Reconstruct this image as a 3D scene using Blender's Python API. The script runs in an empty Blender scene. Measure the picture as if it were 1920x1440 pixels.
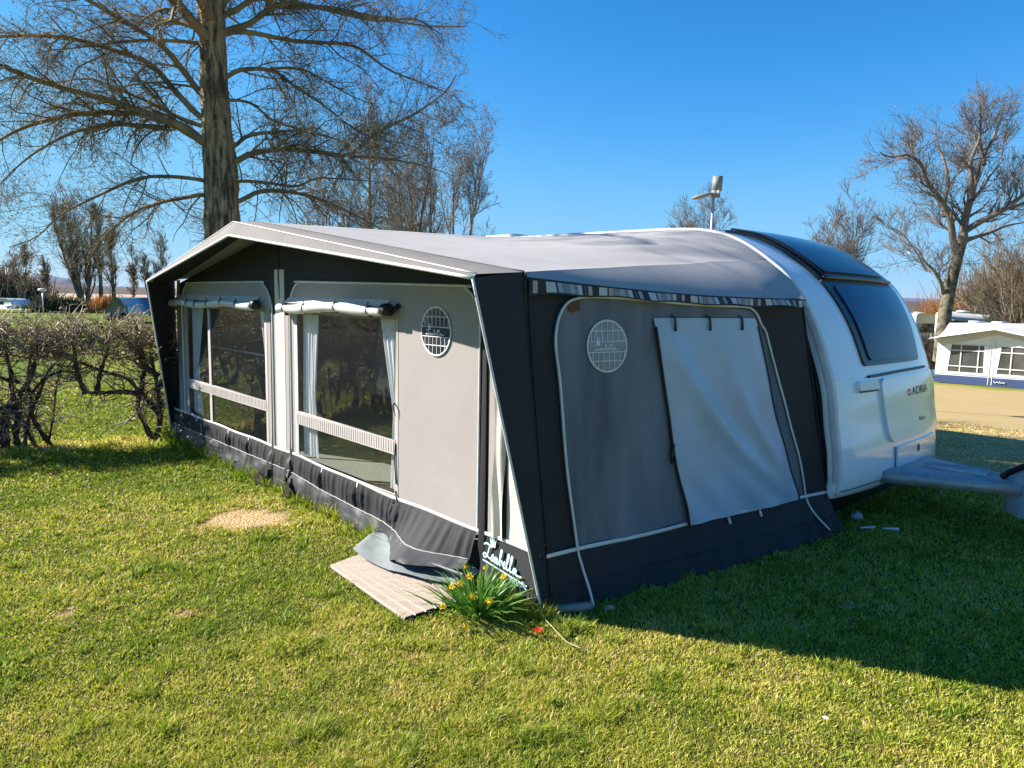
import bpy, math, numpy as np
from mathutils import Matrix, Vector
from mathutils.geometry import tessellate_polygon
R = math.radians
rng = np.random.default_rng(7)
SC = bpy.context.scene
COL = SC.collection

# ------------------------------------------------------------ camera
CAMH = 1.75
PITCH = math.atan(158 / 1330); ROLL = R(1.1)
cam = bpy.data.objects.new('camera', bpy.data.cameras.new('camera')); COL.objects.link(cam)
cam.data.sensor_width = 36; cam.data.lens = 36 * 1330 / 1920
cam.data.clip_start = .05; cam.data.clip_end = 6000
_c, _s, _cp, _sp = math.cos(ROLL), math.sin(ROLL), math.cos(PITCH), math.sin(PITCH)
rx = Vector((_c, _s * _sp, _s * _cp)); up = Vector((-_s, _c * _sp, _c * _cp)); bk = Vector((0, -_cp, _sp))
cam.matrix_world = Matrix(((rx.x, up.x, bk.x, 0), (rx.y, up.y, bk.y, 0), (rx.z, up.z, bk.z, CAMH), (0, 0, 0, 1)))
SC.camera = cam

# ------------------------------------------------------------ sky and sun
SUN_EL = R(34.0); SUN_H = Vector((-2.69, .55, 0)).normalized()
w = bpy.data.worlds.new('World'); SC.world = w; w.use_nodes = True
nt = w.node_tree; bg = nt.nodes['Background']
sk = nt.nodes.new('ShaderNodeTexSky'); sk.sky_type = 'NISHITA'; sk.sun_disc = False
sk.sun_elevation = SUN_EL; sk.sun_rotation = math.atan2(SUN_H.x, SUN_H.y)
sk.altitude = 0; sk.air_density = 1.0; sk.dust_density = .0; sk.ozone_density = 5.0
EXPO = 1.35
# colour response of the clear northern spring sky (deeper blue overhead, pale cyan low down)
v1 = nt.nodes.new('ShaderNodeVectorMath'); v1.operation = 'SCALE'; v1.inputs['Scale'].default_value = .1
cv = nt.nodes.new('ShaderNodeRGBCurve'); cv.mapping.use_clip = False; cv.mapping.extend = 'EXTRAPOLATED'
for ci, pts in enumerate([[(.0, .0), (.11, .045), (.141, .08), (.254, .23), (.497, .37), (.665, .50), (1, .68)],
                          [(.0, .0), (.205, .30), (.262, .395), (.422, .60), (.617, .69), (.792, .78), (1, .88)],
                          [(.0, .0), (.30, .60), (.392, .78), (.468, .92), (.591, 1.0), (.70, 1.0), (1, 1.02)]]):
    c = cv.mapping.curves[ci]
    c.points[0].location = pts[0]; c.points[1].location = pts[-1]
    for p in pts[1:-1]: c.points.new(*p)
cv.mapping.update()
v2 = nt.nodes.new('ShaderNodeVectorMath'); v2.operation = 'SCALE'; v2.inputs['Scale'].default_value = 1 / (.1 * 2 ** EXPO)
nt.links.new(sk.outputs[0], v1.inputs[0]); nt.links.new(v1.outputs[0], cv.inputs['Color']); nt.links.new(cv.outputs[0], v2.inputs[0]); nt.links.new(v2.outputs[0], bg.inputs[0])
bg.inputs[1].default_value = .10
sun = bpy.data.objects.new('sun', bpy.data.lights.new('sun', 'SUN')); COL.objects.link(sun)
sun.data.energy = 5.0; sun.data.angle = R(.53); sun.data.color = (1, .93, .82)
sdir = Vector((SUN_H.x * math.cos(SUN_EL), SUN_H.y * math.cos(SUN_EL), math.sin(SUN_EL)))
sun.rotation_euler = sdir.to_track_quat('Z', 'Y').to_euler(); sun.location = (-20, 4, 20)
SC.view_settings.view_transform = 'Standard'; SC.view_settings.look = 'None'
SC.view_settings.exposure = EXPO; SC.view_settings.gamma = 1; SC.view_settings.use_curve_mapping = False
SC.cycles.max_bounces = 7; SC.cycles.transparent_max_bounces = 24

# ------------------------------------------------------------ frames
C0 = np.array([.19, 3.814, 0.]); U = np.array([-.68154, .73178, 0.]); V = np.array([.73178, .68154, 0.])
def W(a, b, z):
    """awning/caravan frame: a along the front wall, b back towards the caravan"""
    a = np.asarray(a, float); b = np.asarray(b, float); z = np.asarray(z, float)
    a, b, z = np.broadcast_arrays(a, b, z)
    return C0 + a[..., None] * U + b[..., None] * V + z[..., None] * np.array([0, 0, 1.])
ROT = math.atan2(-.73178, .68154)

# ------------------------------------------------------------ helpers
def tag(o, label=None, cat=None, group=None, kind=None):
    if label: o['label'] = label
    if cat: o['category'] = cat
    if group: o['group'] = group
    if kind: o['kind'] = kind
    return o
def empty(name, loc, rz=0.):
    o = bpy.data.objects.new(name, None); COL.objects.link(o)
    o.location = loc; o.rotation_euler = (0, 0, rz); o.empty_display_size = .2
    o['_m'] = 0; del o['_m']
    return o
def worldmat(o):
    m = Matrix.LocRotScale(o.location, o.rotation_euler, None)
    return worldmat(o.parent) @ m if o.parent else m

class MB:
    def __init__(s): s.V = []; s.F = []; s.n = 0
    def add(s, v, f):
        v = np.asarray(v, float).reshape(-1, 3)
        s.V.append(v)
        if isinstance(f, np.ndarray): s.F.append(f + s.n)
        else:
            d = {}
            for q in f: d.setdefault(len(q), []).append(q)
            for k in d: s.F.append(np.array(d[k], dtype=np.int64) + s.n)
        s.n += len(v); return s
    def grid(s, fn, S, T, flip=False):
        S = np.asarray(S, float); T = np.asarray(T, float)
        A, B = np.meshgrid(S, T, indexing='ij'); P = fn(A, B)
        n, m = len(S), len(T); i, j = np.meshgrid(np.arange(n - 1), np.arange(m - 1), indexing='ij')
        q = np.stack([i * m + j, (i + 1) * m + j, (i + 1) * m + j + 1, i * m + j + 1], -1).reshape(-1, 4)
        if flip: q = q[:, ::-1]
        return s.add(P.reshape(-1, 3), q)
    def tubes(s, P, Rr, sides=6, caps=False):
        """P (N,K,3), Rr (N,K) many tubes at once"""
        P = np.asarray(P, float); Rr = np.asarray(Rr, float)
        if P.ndim == 2: P = P[None]
        N, K = P.shape[:2]
        if Rr.ndim < 2: Rr = np.broadcast_to(Rr, (N, K))
        T = np.gradient(P, axis=1); T /= np.linalg.norm(T, axis=2, keepdims=True) + 1e-12
        ref = np.where(np.abs(T[:, :1, 2:3]) > .8, np.array([1., 0, 0]), np.array([0, 0, 1.]))
        ref = np.broadcast_to(ref, T.shape)
        X = np.cross(T, ref); X /= np.linalg.norm(X, axis=2, keepdims=True) + 1e-12
        Y = np.cross(T, X)
        an = np.arange(sides) * 2 * np.pi / sides
        ring = X[:, :, None] * np.cos(an)[:, None] + Y[:, :, None] * np.sin(an)[:, None]
        v = P[:, :, None] + ring * Rr[:, :, None, None]
        n, k, a = np.meshgrid(np.arange(N), np.arange(K - 1), np.arange(sides), indexing='ij')
        idx = lambda n, k, a: (n * K + k) * sides + a % sides
        q = np.stack([idx(n, k, a), idx(n, k, a + 1), idx(n, k + 1, a + 1), idx(n, k + 1, a)], -1).reshape(-1, 4)
        s.add(v.reshape(-1, 3), q)
        if caps:
            base = s.n - N * K * sides
            for i in range(N):
                b0 = base + i * K * sides
                s.F.append(np.array([[b0 + x for x in range(sides)][::-1]]))
                b1 = b0 + (K - 1) * sides
                s.F.append(np.array([[b1 + x for x in range(sides)]]))
        return s
    def tube(s, pts, r, sides=8, caps=True, smooth=0):
        P = np.array(pts, float)
        if smooth: P = catmull(P, smooth)
        r = np.broadcast_to(np.asarray(r, float), (len(P),)) if np.ndim(r) == 0 else np.interp(np.linspace(0, 1, len(P)), np.linspace(0, 1, len(r)), r)
        return s.tubes(P[None], r[None], sides, caps)
    def hexa(s, p8):
        return s.add(p8, np.array([[0, 3, 2, 1], [4, 5, 6, 7], [0, 1, 5, 4], [1, 2, 6, 5], [2, 3, 7, 6], [3, 0, 4, 7]]))
    def box(s, c, dims, ax=None):
        ax = np.eye(3) if ax is None else np.asarray(ax, float)
        d = np.array(dims) / 2; sg = np.array([[-1, -1, -1], [1, -1, -1], [1, 1, -1], [-1, 1, -1], [-1, -1, 1], [1, -1, 1], [1, 1, 1], [-1, 1, 1]])
        return s.hexa(np.array(c) + (sg * d) @ ax)
    def ribbon(s, pts, wdt, nrm, smooth=0, h=.002):
        """flat raised strip along a polyline; nrm = surface normal"""
        P = np.array(pts, float)
        if smooth: P = catmull(P, smooth)
        nrm = np.broadcast_to(np.array(nrm, float), P.shape)
        T = np.gradient(P, axis=0); T /= np.linalg.norm(T, axis=1, keepdims=True) + 1e-12
        X = np.cross(T, nrm); X /= np.linalg.norm(X, axis=1, keepdims=True) + 1e-12
        wd = (np.full(len(P), float(wdt)) if np.ndim(wdt) == 0 else np.interp(np.linspace(0, 1, len(P)), np.linspace(0, 1, len(wdt)), wdt))[:, None] / 2
        v = np.stack([P - X * wd, P - X * wd * .8 + nrm * h, P + X * wd * .8 + nrm * h, P + X * wd], 1)
        K = len(P); k = np.arange(K - 1)[:, None]; j = np.arange(3)[None]
        q = np.stack([k * 4 + j, k * 4 + j + 1, k * 4 + j + 5, k * 4 + j + 4], -1).reshape(-1, 4)
        return s.add(v.reshape(-1, 3), q)
    def poly(s, outer, holes, fn, th=0.):
        """tessellated flat shape (2-D points) mapped by fn(x,y,off)"""
        loops = [outer] + list(holes)
        vs = [Vector((x, y, 0)) for l in loops for x, y in l]
        tri = tessellate_polygon([[Vector((x, y, 0)) for x, y in l] for l in loops])
        xy = np.array([(q.x, q.y) for q in vs])
        s.add(fn(xy[:, 0], xy[:, 1], np.full(len(xy), th)), [tuple(t) for t in tri])
        if th:
            i0 = 0
            for l in loops:
                n = len(l); p = np.array(l)
                top = fn(p[:, 0], p[:, 1], np.full(n, th)); bot = fn(p[:, 0], p[:, 1], np.zeros(n))
                k = np.arange(n); q = np.stack([k, (k + 1) % n, n + (k + 1) % n, n + k], -1)
                s.add(np.vstack([top, bot]), q)
        return s
    def make(s, name, mat, parent=None, smooth=False, attrs=None):
        me = bpy.data.meshes.new(name)
        v = np.vstack(s.V)
        if parent is not None:
            mi = np.array(worldmat(parent).inverted())
            v = v @ mi[:3, :3].T + mi[:3, 3]
        me.vertices.add(len(v)); me.vertices.foreach_set('co', v.astype(np.float32).ravel())
        li = np.concatenate([f.ravel() for f in s.F]).astype(np.int32)
        sz = np.concatenate([np.full(len(f), f.shape[1]) for f in s.F]).astype(np.int32)
        me.loops.add(len(li)); me.loops.foreach_set('vertex_index', li)
        me.polygons.add(len(sz)); st = np.concatenate([[0], np.cumsum(sz)[:-1]]).astype(np.int32)
        me.polygons.foreach_set('loop_start', st); me.polygons.foreach_set('loop_total', sz)
        if smooth: me.polygons.foreach_set('use_smooth', np.ones(len(sz), bool))
        if attrs:
            for k, a in attrs.items():
                at = me.attributes.new(k, 'FLOAT', 'POINT'); at.data.foreach_set('value', np.asarray(a, np.float32))
        me.update(calc_edges=True)
        me.materials.append(mat)
        o = bpy.data.objects.new(name, me); COL.objects.link(o)
        if parent is not None: o.parent = parent
        return o

def catmull(P, n=6):
    P = np.asarray(P, float)
    Q = np.vstack([2 * P[0] - P[1], P, 2 * P[-1] - P[-2]]); out = []
    for i in range(1, len(Q) - 2):
        t = np.linspace(0, 1, n, endpoint=False)[:, None]
        p0, p1, p2, p3 = Q[i - 1], Q[i], Q[i + 1], Q[i + 2]
        out.append(.5 * (2 * p1 + (p2 - p0) * t + (2 * p0 - 5 * p1 + 4 * p2 - p3) * t ** 2 + (-p0 + 3 * p1 - 3 * p2 + p3) * t ** 3))
    out.append(P[-1:]); return np.vstack(out)

def vn(x, y, sc=1., seed=0):
    x = np.asarray(x, float) / sc + 137.3; y = np.asarray(y, float) / sc + 91.7
    xi, yi = np.floor(x), np.floor(y); fx, fy = x - xi, y - yi
    fx = fx * fx * (3 - 2 * fx); fy = fy * fy * (3 - 2 * fy)
    h = lambda i, j: np.modf(np.abs(np.sin(i * 127.1 + j * 311.7 + seed * 74.7) * 43758.5453))[0]
    return (h(xi, yi) * (1 - fx) + h(xi + 1, yi) * fx) * (1 - fy) + (h(xi, yi + 1) * (1 - fx) + h(xi + 1, yi + 1) * fx) * fy
def fbm(x, y, sc, seed=0, o=4):
    r = 0; a = .5
    for k in range(o): r = r + a * vn(x, y, sc / 2 ** k, seed + k * 13); a /= 2
    return r / (1 - .5 ** o)
def sstep(e0, e1, x):
    t = np.clip((np.asarray(x, float) - e0) / (e1 - e0), 0, 1); return t * t * (3 - 2 * t)

def gz(x, y):
    """ground height: level round the pitch, falling away to the right beyond it"""
    x = np.asarray(x, float); y = np.asarray(y, float); r = np.hypot(x, y)
    k = sstep(.22, .5, x / (np.abs(y) + 1e-3)) * (y > 0)
    g = -.0525 * np.clip(r - 9, 0, 38) * k
    g = g + (fbm(x, y, 1.1, 5, 2) - .5) * .02 * sstep(40, 6, r)
    return g

# ------------------------------------------------------------ materials
MATS = {}
def mat(name, col, rough=.7, col2=None, scale=5., detail=4., bump=0., bscale=60., metallic=0., spec=.5, contrast=(.35, .65),
        stretch=None, trans=0., coat=0., sheen=0.):
    if name in MATS: return MATS[name]
    m = bpy.data.materials.new(name); m.use_nodes = True; n = m.node_tree; L = n.links
    p = n.nodes['Principled BSDF']
    p.inputs['Base Color'].default_value = (*col, 1); p.inputs['Roughness'].default_value = rough
    p.inputs['Metallic'].default_value = metallic; p.inputs['Specular IOR Level'].default_value = spec
    if coat: p.inputs['Coat Weight'].default_value = coat; p.inputs['Coat Roughness'].default_value = .06
    if sheen: p.inputs['Sheen Weight'].default_value = sheen
    tc = n.nodes.new('ShaderNodeTexCoord'); src = tc.outputs['Object']
    if stretch:
        mp = n.nodes.new('ShaderNodeMapping'); mp.inputs['Scale'].default_value = stretch
        L.new(src, mp.inputs[0]); src = mp.outputs[0]
    if col2 is not None:
        t = n.nodes.new('ShaderNodeTexNoise'); t.inputs['Scale'].default_value = scale; t.inputs['Detail'].default_value = detail
        t.inputs['Roughness'].default_value = .62
        r = n.nodes.new('ShaderNodeMapRange'); r.inputs[1].default_value, r.inputs[2].default_value = contrast
        x = n.nodes.new('ShaderNodeMix'); x.data_type = 'RGBA'
        x.inputs[6].default_value = (*col, 1); x.inputs[7].default_value = (*col2, 1)
        L.new(src, t.inputs[0]); L.new(t.outputs[0], r.inputs[0]); L.new(r.outputs[0], x.inputs[0])
        L.new(x.outputs[2], p.inputs['Base Color'])
    if bump:
        t = n.nodes.new('ShaderNodeTexNoise'); t.inputs['Scale'].default_value = bscale; t.inputs['Detail'].default_value = 3
        b = n.nodes.new('ShaderNodeBump'); b.inputs['Strength'].default_value = bump; b.inputs['Distance'].default_value = .01
        L.new(src, t.inputs[0]); L.new(t.outputs[0], b.inputs['Height']); L.new(b.outputs[0], p.inputs['Normal'])
    if trans:
        tr = n.nodes.new('ShaderNodeBsdfTranslucent'); ms = n.nodes.new('ShaderNodeMixShader'); ms.inputs[0].default_value = trans
        tr.inputs[0].default_value = (*col, 1)
        L.new(p.outputs[0], ms.inputs[1]); L.new(tr.outputs[0], ms.inputs[2]); L.new(ms.outputs[0], n.nodes['Material Output'].inputs[0])
    MATS[name] = m; return m

def clear_mat(name, tint, refl=1.45, rough=.01, haze=0., wav=.02):
    """clear vinyl or glass sheet: see-through plus mirror reflection"""
    m = bpy.data.materials.new(name); m.use_nodes = True; n = m.node_tree; L = n.links; n.nodes.remove(n.nodes['Principled BSDF'])
    t = n.nodes.new('ShaderNodeBsdfTransparent'); t.inputs[0].default_value = (*tint, 1)
    g = n.nodes.new('ShaderNodeBsdfGlossy'); g.inputs['Roughness'].default_value = rough
    lw = n.nodes.new('ShaderNodeLayerWeight'); lw.inputs[0].default_value = .5
    pw = n.nodes.new('ShaderNodeMath'); pw.operation = 'POWER'; pw.inputs[1].default_value = 4.
    fr = n.nodes.new('ShaderNodeMath'); fr.operation = 'MULTIPLY_ADD'; fr.inputs[1].default_value = .92; fr.inputs[2].default_value = refl
    L.new(lw.outputs['Facing'], pw.inputs[0]); L.new(pw.outputs[0], fr.inputs[0])
    tc = n.nodes.new('ShaderNodeTexCoord'); no = n.nodes.new('ShaderNodeTexNoise'); no.inputs['Scale'].default_value = 3.
    bu = n.nodes.new('ShaderNodeBump'); bu.inputs['Strength'].default_value = wav * 10; bu.inputs['Distance'].default_value = .02
    L.new(tc.outputs['Object'], no.inputs[0]); L.new(no.outputs[0], bu.inputs['Height']); L.new(bu.outputs[0], g.inputs['Normal'])
    mx = n.nodes.new('ShaderNodeMixShader'); L.new(fr.outputs[0], mx.inputs[0]); L.new(t.outputs[0], mx.inputs[1]); L.new(g.outputs[0], mx.inputs[2])
    out = mx.outputs[0]
    if haze:
        d = n.nodes.new('ShaderNodeBsdfDiffuse'); d.inputs[0].default_value = (.6, .62, .65, 1)
        m2 = n.nodes.new('ShaderNodeMixShader'); m2.inputs[0].default_value = haze
        L.new(out, m2.inputs[1]); L.new(d.outputs[0], m2.inputs[2]); out = m2.outputs[0]
    L.new(out, n.nodes['Material Output'].inputs[0]); return m

M = dict(
    roof=mat('roof_fabric', (.36, .345, .345), .8, (.31, .295, .295), 3.2, 6, bump=.25, bscale=260, contrast=(.3, .75)),
    roof2=mat('roof_fabric_warm', (.175, .163, .158), .85, (.15, .138, .133), 3.5, 6, bump=.25, bscale=260),
    panel=mat('panel_fabric', (.335, .308, .298), .88, (.295, .268, .258), 1.4, 8, bump=.35, bscale=240),
    sidepanel=mat('side_panel_shade_tinted', (.18, .195, .235), .88, (.085, .09, .11), 1.5, 7, bump=.45, bscale=240, contrast=(.38, .72), stretch=(1.2, 2.2, .45)),  # grey cloth tinted blue for the sky-lit shade; the streaks are stains
    char=mat('charcoal_fabric', (.012, .013, .017), .8, (.020, .020, .025), 2, 6, bump=.4, bscale=220),
    skirt=mat('skirt_fabric', (.030, .031, .034), .75, (.042, .042, .046), 2.5, 6, bump=.2, bscale=160, spec=.18),
    pvc=mat('mudflap_vinyl', (.040, .042, .048), .42, (.055, .057, .062), 3, 5, bump=.05, bscale=40, spec=.35),
    pipe=mat('white_piping', (.64, .64, .65), .5, (.54, .54, .56), 8),
    ivory=mat('ivory_fabric', (.60, .56, .48), .85, (.54, .50, .43), 3, bump=.3, bscale=200),
    ribbon=mat('ribbed_band', (.46, .42, .40), .75, (.40, .365, .35), 6),
    black=mat('black_rubber', (.008, .008, .01), .5),
    zipm=mat('black_zip', (.006, .006, .008), .65),
    blindw=mat('rolled_blind_vinyl', (.70, .71, .70), .38, (.60, .61, .60), 4, bump=.1, bscale=8, trans=.15),
    blinds=mat('silver_blind_shade_tinted', (.33, .45, .62), .36, (.28, .34, .42), 1.6, 4, contrast=(.35, .75), spec=.5),  # silver-grey vinyl with the blue of its shaded side put into the colour
    curt=mat('white_curtain', (.88, .88, .90), .8, trans=.15),
    caravan=mat('white_caravan_paint', (.76, .80, .85), .20, (.71, .75, .80), 2.2, 5, spec=.5, coat=.7),
    cwarm=mat('cream_trim', (.78, .77, .72), .4),
    cblack=mat('black_trim', (.012, .012, .014), .28),
    cglass=mat('tinted_caravan_glass', (.012, .03, .085), .05, spec=.35),
    seam=mat('dark_seam', (.10, .11, .13), .6),
    galv=mat('galvanised_steel', (.40, .41, .42), .5, (.28, .29, .30), 9, metallic=.3),
    lampg=mat('lamp_grey', (.20, .21, .20), .5), hood=mat('pale_hood_vinyl', (.44, .46, .50), .5, (.34, .36, .40), 5),
    cglass2=mat('skylight_glass', (.008, .016, .045), .12, spec=.18),
    plas=mat('grey_plastic', (.42, .43, .46), .5, (.30, .31, .33), 7),
    pole=mat('alloy_pole', (.62, .66, .72), .35, metallic=.5),
    wood=mat('deck_wood', (.40, .33, .27), .85, (.30, .25, .205), 6, 8, bump=.4, bscale=50, stretch=(1.2, 9, 9)),
    plank=mat('pale_floor_edge', (.62, .58, .50), .8, (.46, .42, .36), 5, 7),
    sheet=mat('grey_groundsheet', (.22, .25, .26), .55, (.17, .20, .21), 4, bump=.1, bscale=10),
    mat_=mat('woven_floor_mat', (.30, .31, .27), .9, (.20, .22, .18), 30, stretch=(1, 22, 1)),
    text=mat('printed_lettering', (.50, .74, .76), .5),
    textg=mat('grey_lettering', (.025, .03, .045), .5, spec=.2),
    textr=mat('red_emblem', (.60, .03, .02), .4),
    vinyl=clear_mat('clear_vinyl', (.88, .90, .92), .12, .012, .012, .02),
    portg=mat('porthole_vinyl', (.02, .025, .04), .15, (.05, .055, .075), 6, spec=.8),
    portb=mat('porthole_vinyl_pale', (.17, .20, .26), .2, (.10, .12, .16), 5, spec=.7),
    bark=mat('poplar_bark', (.34, .275, .16), .95, (.055, .045, .03), 4.2, 10, bump=1., bscale=9, stretch=(3.2, 3.2, .55), contrast=(.40, .58)),
    twig=mat('poplar_twig', (.29, .225, .12), .9, (.11, .085, .055), 3),
    twigp=mat('purple_brown_twig', (.22, .175, .15), .9, (.11, .09, .08), 2),
    twigo=mat('grey_brown_twig', (.25, .19, .13), .9, (.09, .07, .05), 2),
    barkg=mat('grey_bark', (.19, .165, .12), .95, (.06, .05, .038), 3, 7, bump=.8, bscale=6, contrast=(.4, .6)),
    birch=mat('pale_bark', (.34, .30, .24), .9, (.12, .10, .08), 4),
    catkin=mat('golden_catkins', (.46, .34, .16), .9, (.32, .21, .09), 9),
    hedge=mat('hawthorn_bark', (.075, .05, .036), .95, (.03, .022, .017), 12, 6, bump=.9, bscale=45),
    hedget=mat('hawthorn_twig', (.42, .30, .21), .6, (.15, .10, .07), 6),
    hbud=mat('young_hedge_leaf', (.26, .29, .05), .55, (.44, .37, .16), 9, trans=.3),
    blade=mat('daffodil_leaf', (.09, .23, .03), .4, (.17, .33, .05), 8, trans=.35),
    petal=mat('yellow_petal', (.90, .70, .04), .6, trans=.3),
    trump=mat('orange_trumpet', (.90, .52, .02), .6, trans=.2),
    red=mat('red_petal', (.70, .02, .01), .5),
    rope=mat('beige_cord', (.38, .32, .22), .9),
    stone=mat('pale_stone', (.42, .40, .37), .85, (.3, .28, .26), 14),
    daisy=mat('white_daisy', (.8, .8, .78), .7),
    straw=mat('dry_leaf', (.30, .21, .13), .9, (.18, .12, .07), 20),
    willow=mat('orange_willow_stems', (.50, .22, .05), .9, (.36, .17, .05), .7),
    reed=mat('tan_reeds', (.36, .27, .17), .95, (.22, .16, .10), .3),
    bushb=mat('brown_bush', (.13, .10, .07), .95, (.07, .06, .045), .8),
    bushg=mat('olive_bush', (.07, .075, .03), .95, (.04, .045, .02), .8),
    hillm=mat('heathland', (.085, .065, .06), 1, (.05, .045, .05), .02, 8),
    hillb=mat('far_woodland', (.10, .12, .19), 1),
    fieldm=mat('tan_field', (.42, .28, .18), 1, (.34, .23, .15), .05, 6),
    roadm=mat('pale_gravel', (.42, .41, .40), .95, (.34, .33, .32), .5),
    navy=mat('navy_fabric', (.025, .045, .13), .7, (.035, .06, .17), 1),
    wht=mat('white_fabric', (.70, .72, .76), .7, (.62, .64, .68), 1),
    litegrey=mat('light_grey_fabric', (.50, .51, .53), .75, (.43, .44, .46), 1),
    dkgrey=mat('shadow_grey_fabric', (.20, .21, .23), .8),
    glassd=mat('dark_window', (.04, .045, .05), .12, (.09, .09, .09), 1.3, spec=.7),
    carblue=mat('blue_grey_paint', (.10, .14, .20), .25, coat=.5),
    tyre=mat('tyre_rubber', (.02, .02, .02), .8),
)

def stripe_mat():
    m = bpy.data.materials.new('striped_valance'); m.use_nodes = True; n = m.node_tree; L = n.links; p = n.nodes['Principled BSDF']; p.inputs['Roughness'].default_value = .8
    a = n.nodes.new('ShaderNodeAttribute'); a.attribute_name = 'along'; b = n.nodes.new('ShaderNodeAttribute'); b.attribute_name = 'inner'
    cr = n.nodes.new('ShaderNodeValToRGB'); cr.color_ramp.interpolation = 'CONSTANT'; K = (.022, .023, .028, 1)
    A_, B_, C_ = (.34, .33, .33, 1), (.20, .20, .24, 1), (.46, .47, .48, 1); e = cr.color_ramp.elements; e[0].color = K; e[1].position = .98; e[1].color = K
    for pos, c in [(.06, A_), (.14, K), (.28, C_), (.44, K), (.47, A_), (.55, B_), (.69, A_), (.78, B_), (.85, C_), (.93, K)]:
        q = e.new(pos); q.color = c
    x = n.nodes.new('ShaderNodeMix'); x.data_type = 'RGBA'; x.inputs[6].default_value = K
    L.new(a.outputs['Fac'], cr.inputs[0]); L.new(b.outputs['Fac'], x.inputs[0]); L.new(cr.outputs[0], x.inputs[7]); L.new(x.outputs[2], p.inputs['Base Color'])
    return m

# grass / lawn material driven by mesh attributes 'dry' (0 green .. 1 straw) and 'tint'
def grass_mat(name, trans, lift):
    m = bpy.data.materials.new(name); m.use_nodes = True; n = m.node_tree; L = n.links; p = n.nodes['Principled BSDF']
    at = n.nodes.new('ShaderNodeAttribute'); at.attribute_name = 'dry'
    ti = n.nodes.new('ShaderNodeAttribute'); ti.attribute_name = 'tint'
    geo = n.nodes.new('ShaderNodeNewGeometry'); no = n.nodes.new('ShaderNodeTexNoise'); no.inputs['Scale'].default_value = 22.; no.inputs['Detail'].default_value = 6
    L.new(geo.outputs['Position'], no.inputs[0])
    ad = n.nodes.new('ShaderNodeMath'); ad.operation = 'MULTIPLY_ADD'; ad.inputs[1].default_value = .5; 
    sb = n.nodes.new('ShaderNodeMath'); sb.operation = 'SUBTRACT'; sb.inputs[1].default_value = .25
    L.new(no.outputs[0], ad.inputs[0]); L.new(at.outputs['Fac'], ad.inputs[2]); L.new(ad.outputs[0], sb.inputs[0])
    a2 = n.nodes.new('ShaderNodeMath'); a2.operation = 'ADD'; L.new(sb.outputs[0], a2.inputs[0]); L.new(ti.outputs['Fac'], a2.inputs[1])
    cr = n.nodes.new('ShaderNodeValToRGB'); e = cr.color_ramp.elements
    e[0].position = 0.; e[0].color = (.085 * lift, .128 * lift, .010 * lift, 1)
    e[1].position = 1.; e[1].color = (.46, .32, .17, 1)
    for pos, c in [(.25, (.165, .19, .016)), (.45, (.25, .25, .03)), (.62, (.33, .285, .075)), (.8, (.42, .32, .15))]:
        q = cr.color_ramp.elements.new(pos); q.color = (c[0] * lift, c[1] * lift, c[2] * lift, 1)
    L.new(a2.outputs[0], cr.inputs[0]); L.new(cr.outputs[0], p.inputs['Base Color'])
    p.inputs['Roughness'].default_value = .55; p.inputs['Specular IOR Level'].default_value = .35
    if trans:
        tr = n.nodes.new('ShaderNodeBsdfTranslucent'); L.new(cr.outputs[0], tr.inputs[0])
        ms = n.nodes.new('ShaderNodeMixShader'); ms.inputs[0].default_value = trans
        L.new(p.outputs[0], ms.inputs[1]); L.new(tr.outputs[0], ms.inputs[2]); L.new(ms.outputs[0], n.nodes['Material Output'].inputs[0])
    else:
        p.inputs['Roughness'].default_value = .9; p.inputs['Specular IOR Level'].default_value = .1
        so = n.nodes.new('ShaderNodeAttribute'); so.attribute_name = 'soil'; mx = n.nodes.new('ShaderNodeMix'); mx.data_type = 'RGBA'
        mx.inputs[7].default_value = (.060, .058, .022, 1)     # soil between the blades, darkened for contrast
        L.new(so.outputs['Fac'], mx.inputs[0]); L.new(cr.outputs[0], mx.inputs[6]); L.new(mx.outputs[2], p.inputs['Base Color'])
        n2 = n.nodes.new('ShaderNodeTexNoise'); n2.inputs['Scale'].default_value = 45; L.new(geo.outputs['Position'], n2.inputs[0])
        b = n.nodes.new('ShaderNodeBump'); b.inputs['Strength'].default_value = .8; b.inputs['Distance'].default_value = .03
        L.new(n2.outputs[0], b.inputs['Height']); L.new(b.outputs[0], p.inputs['Normal'])
    return m

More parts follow.
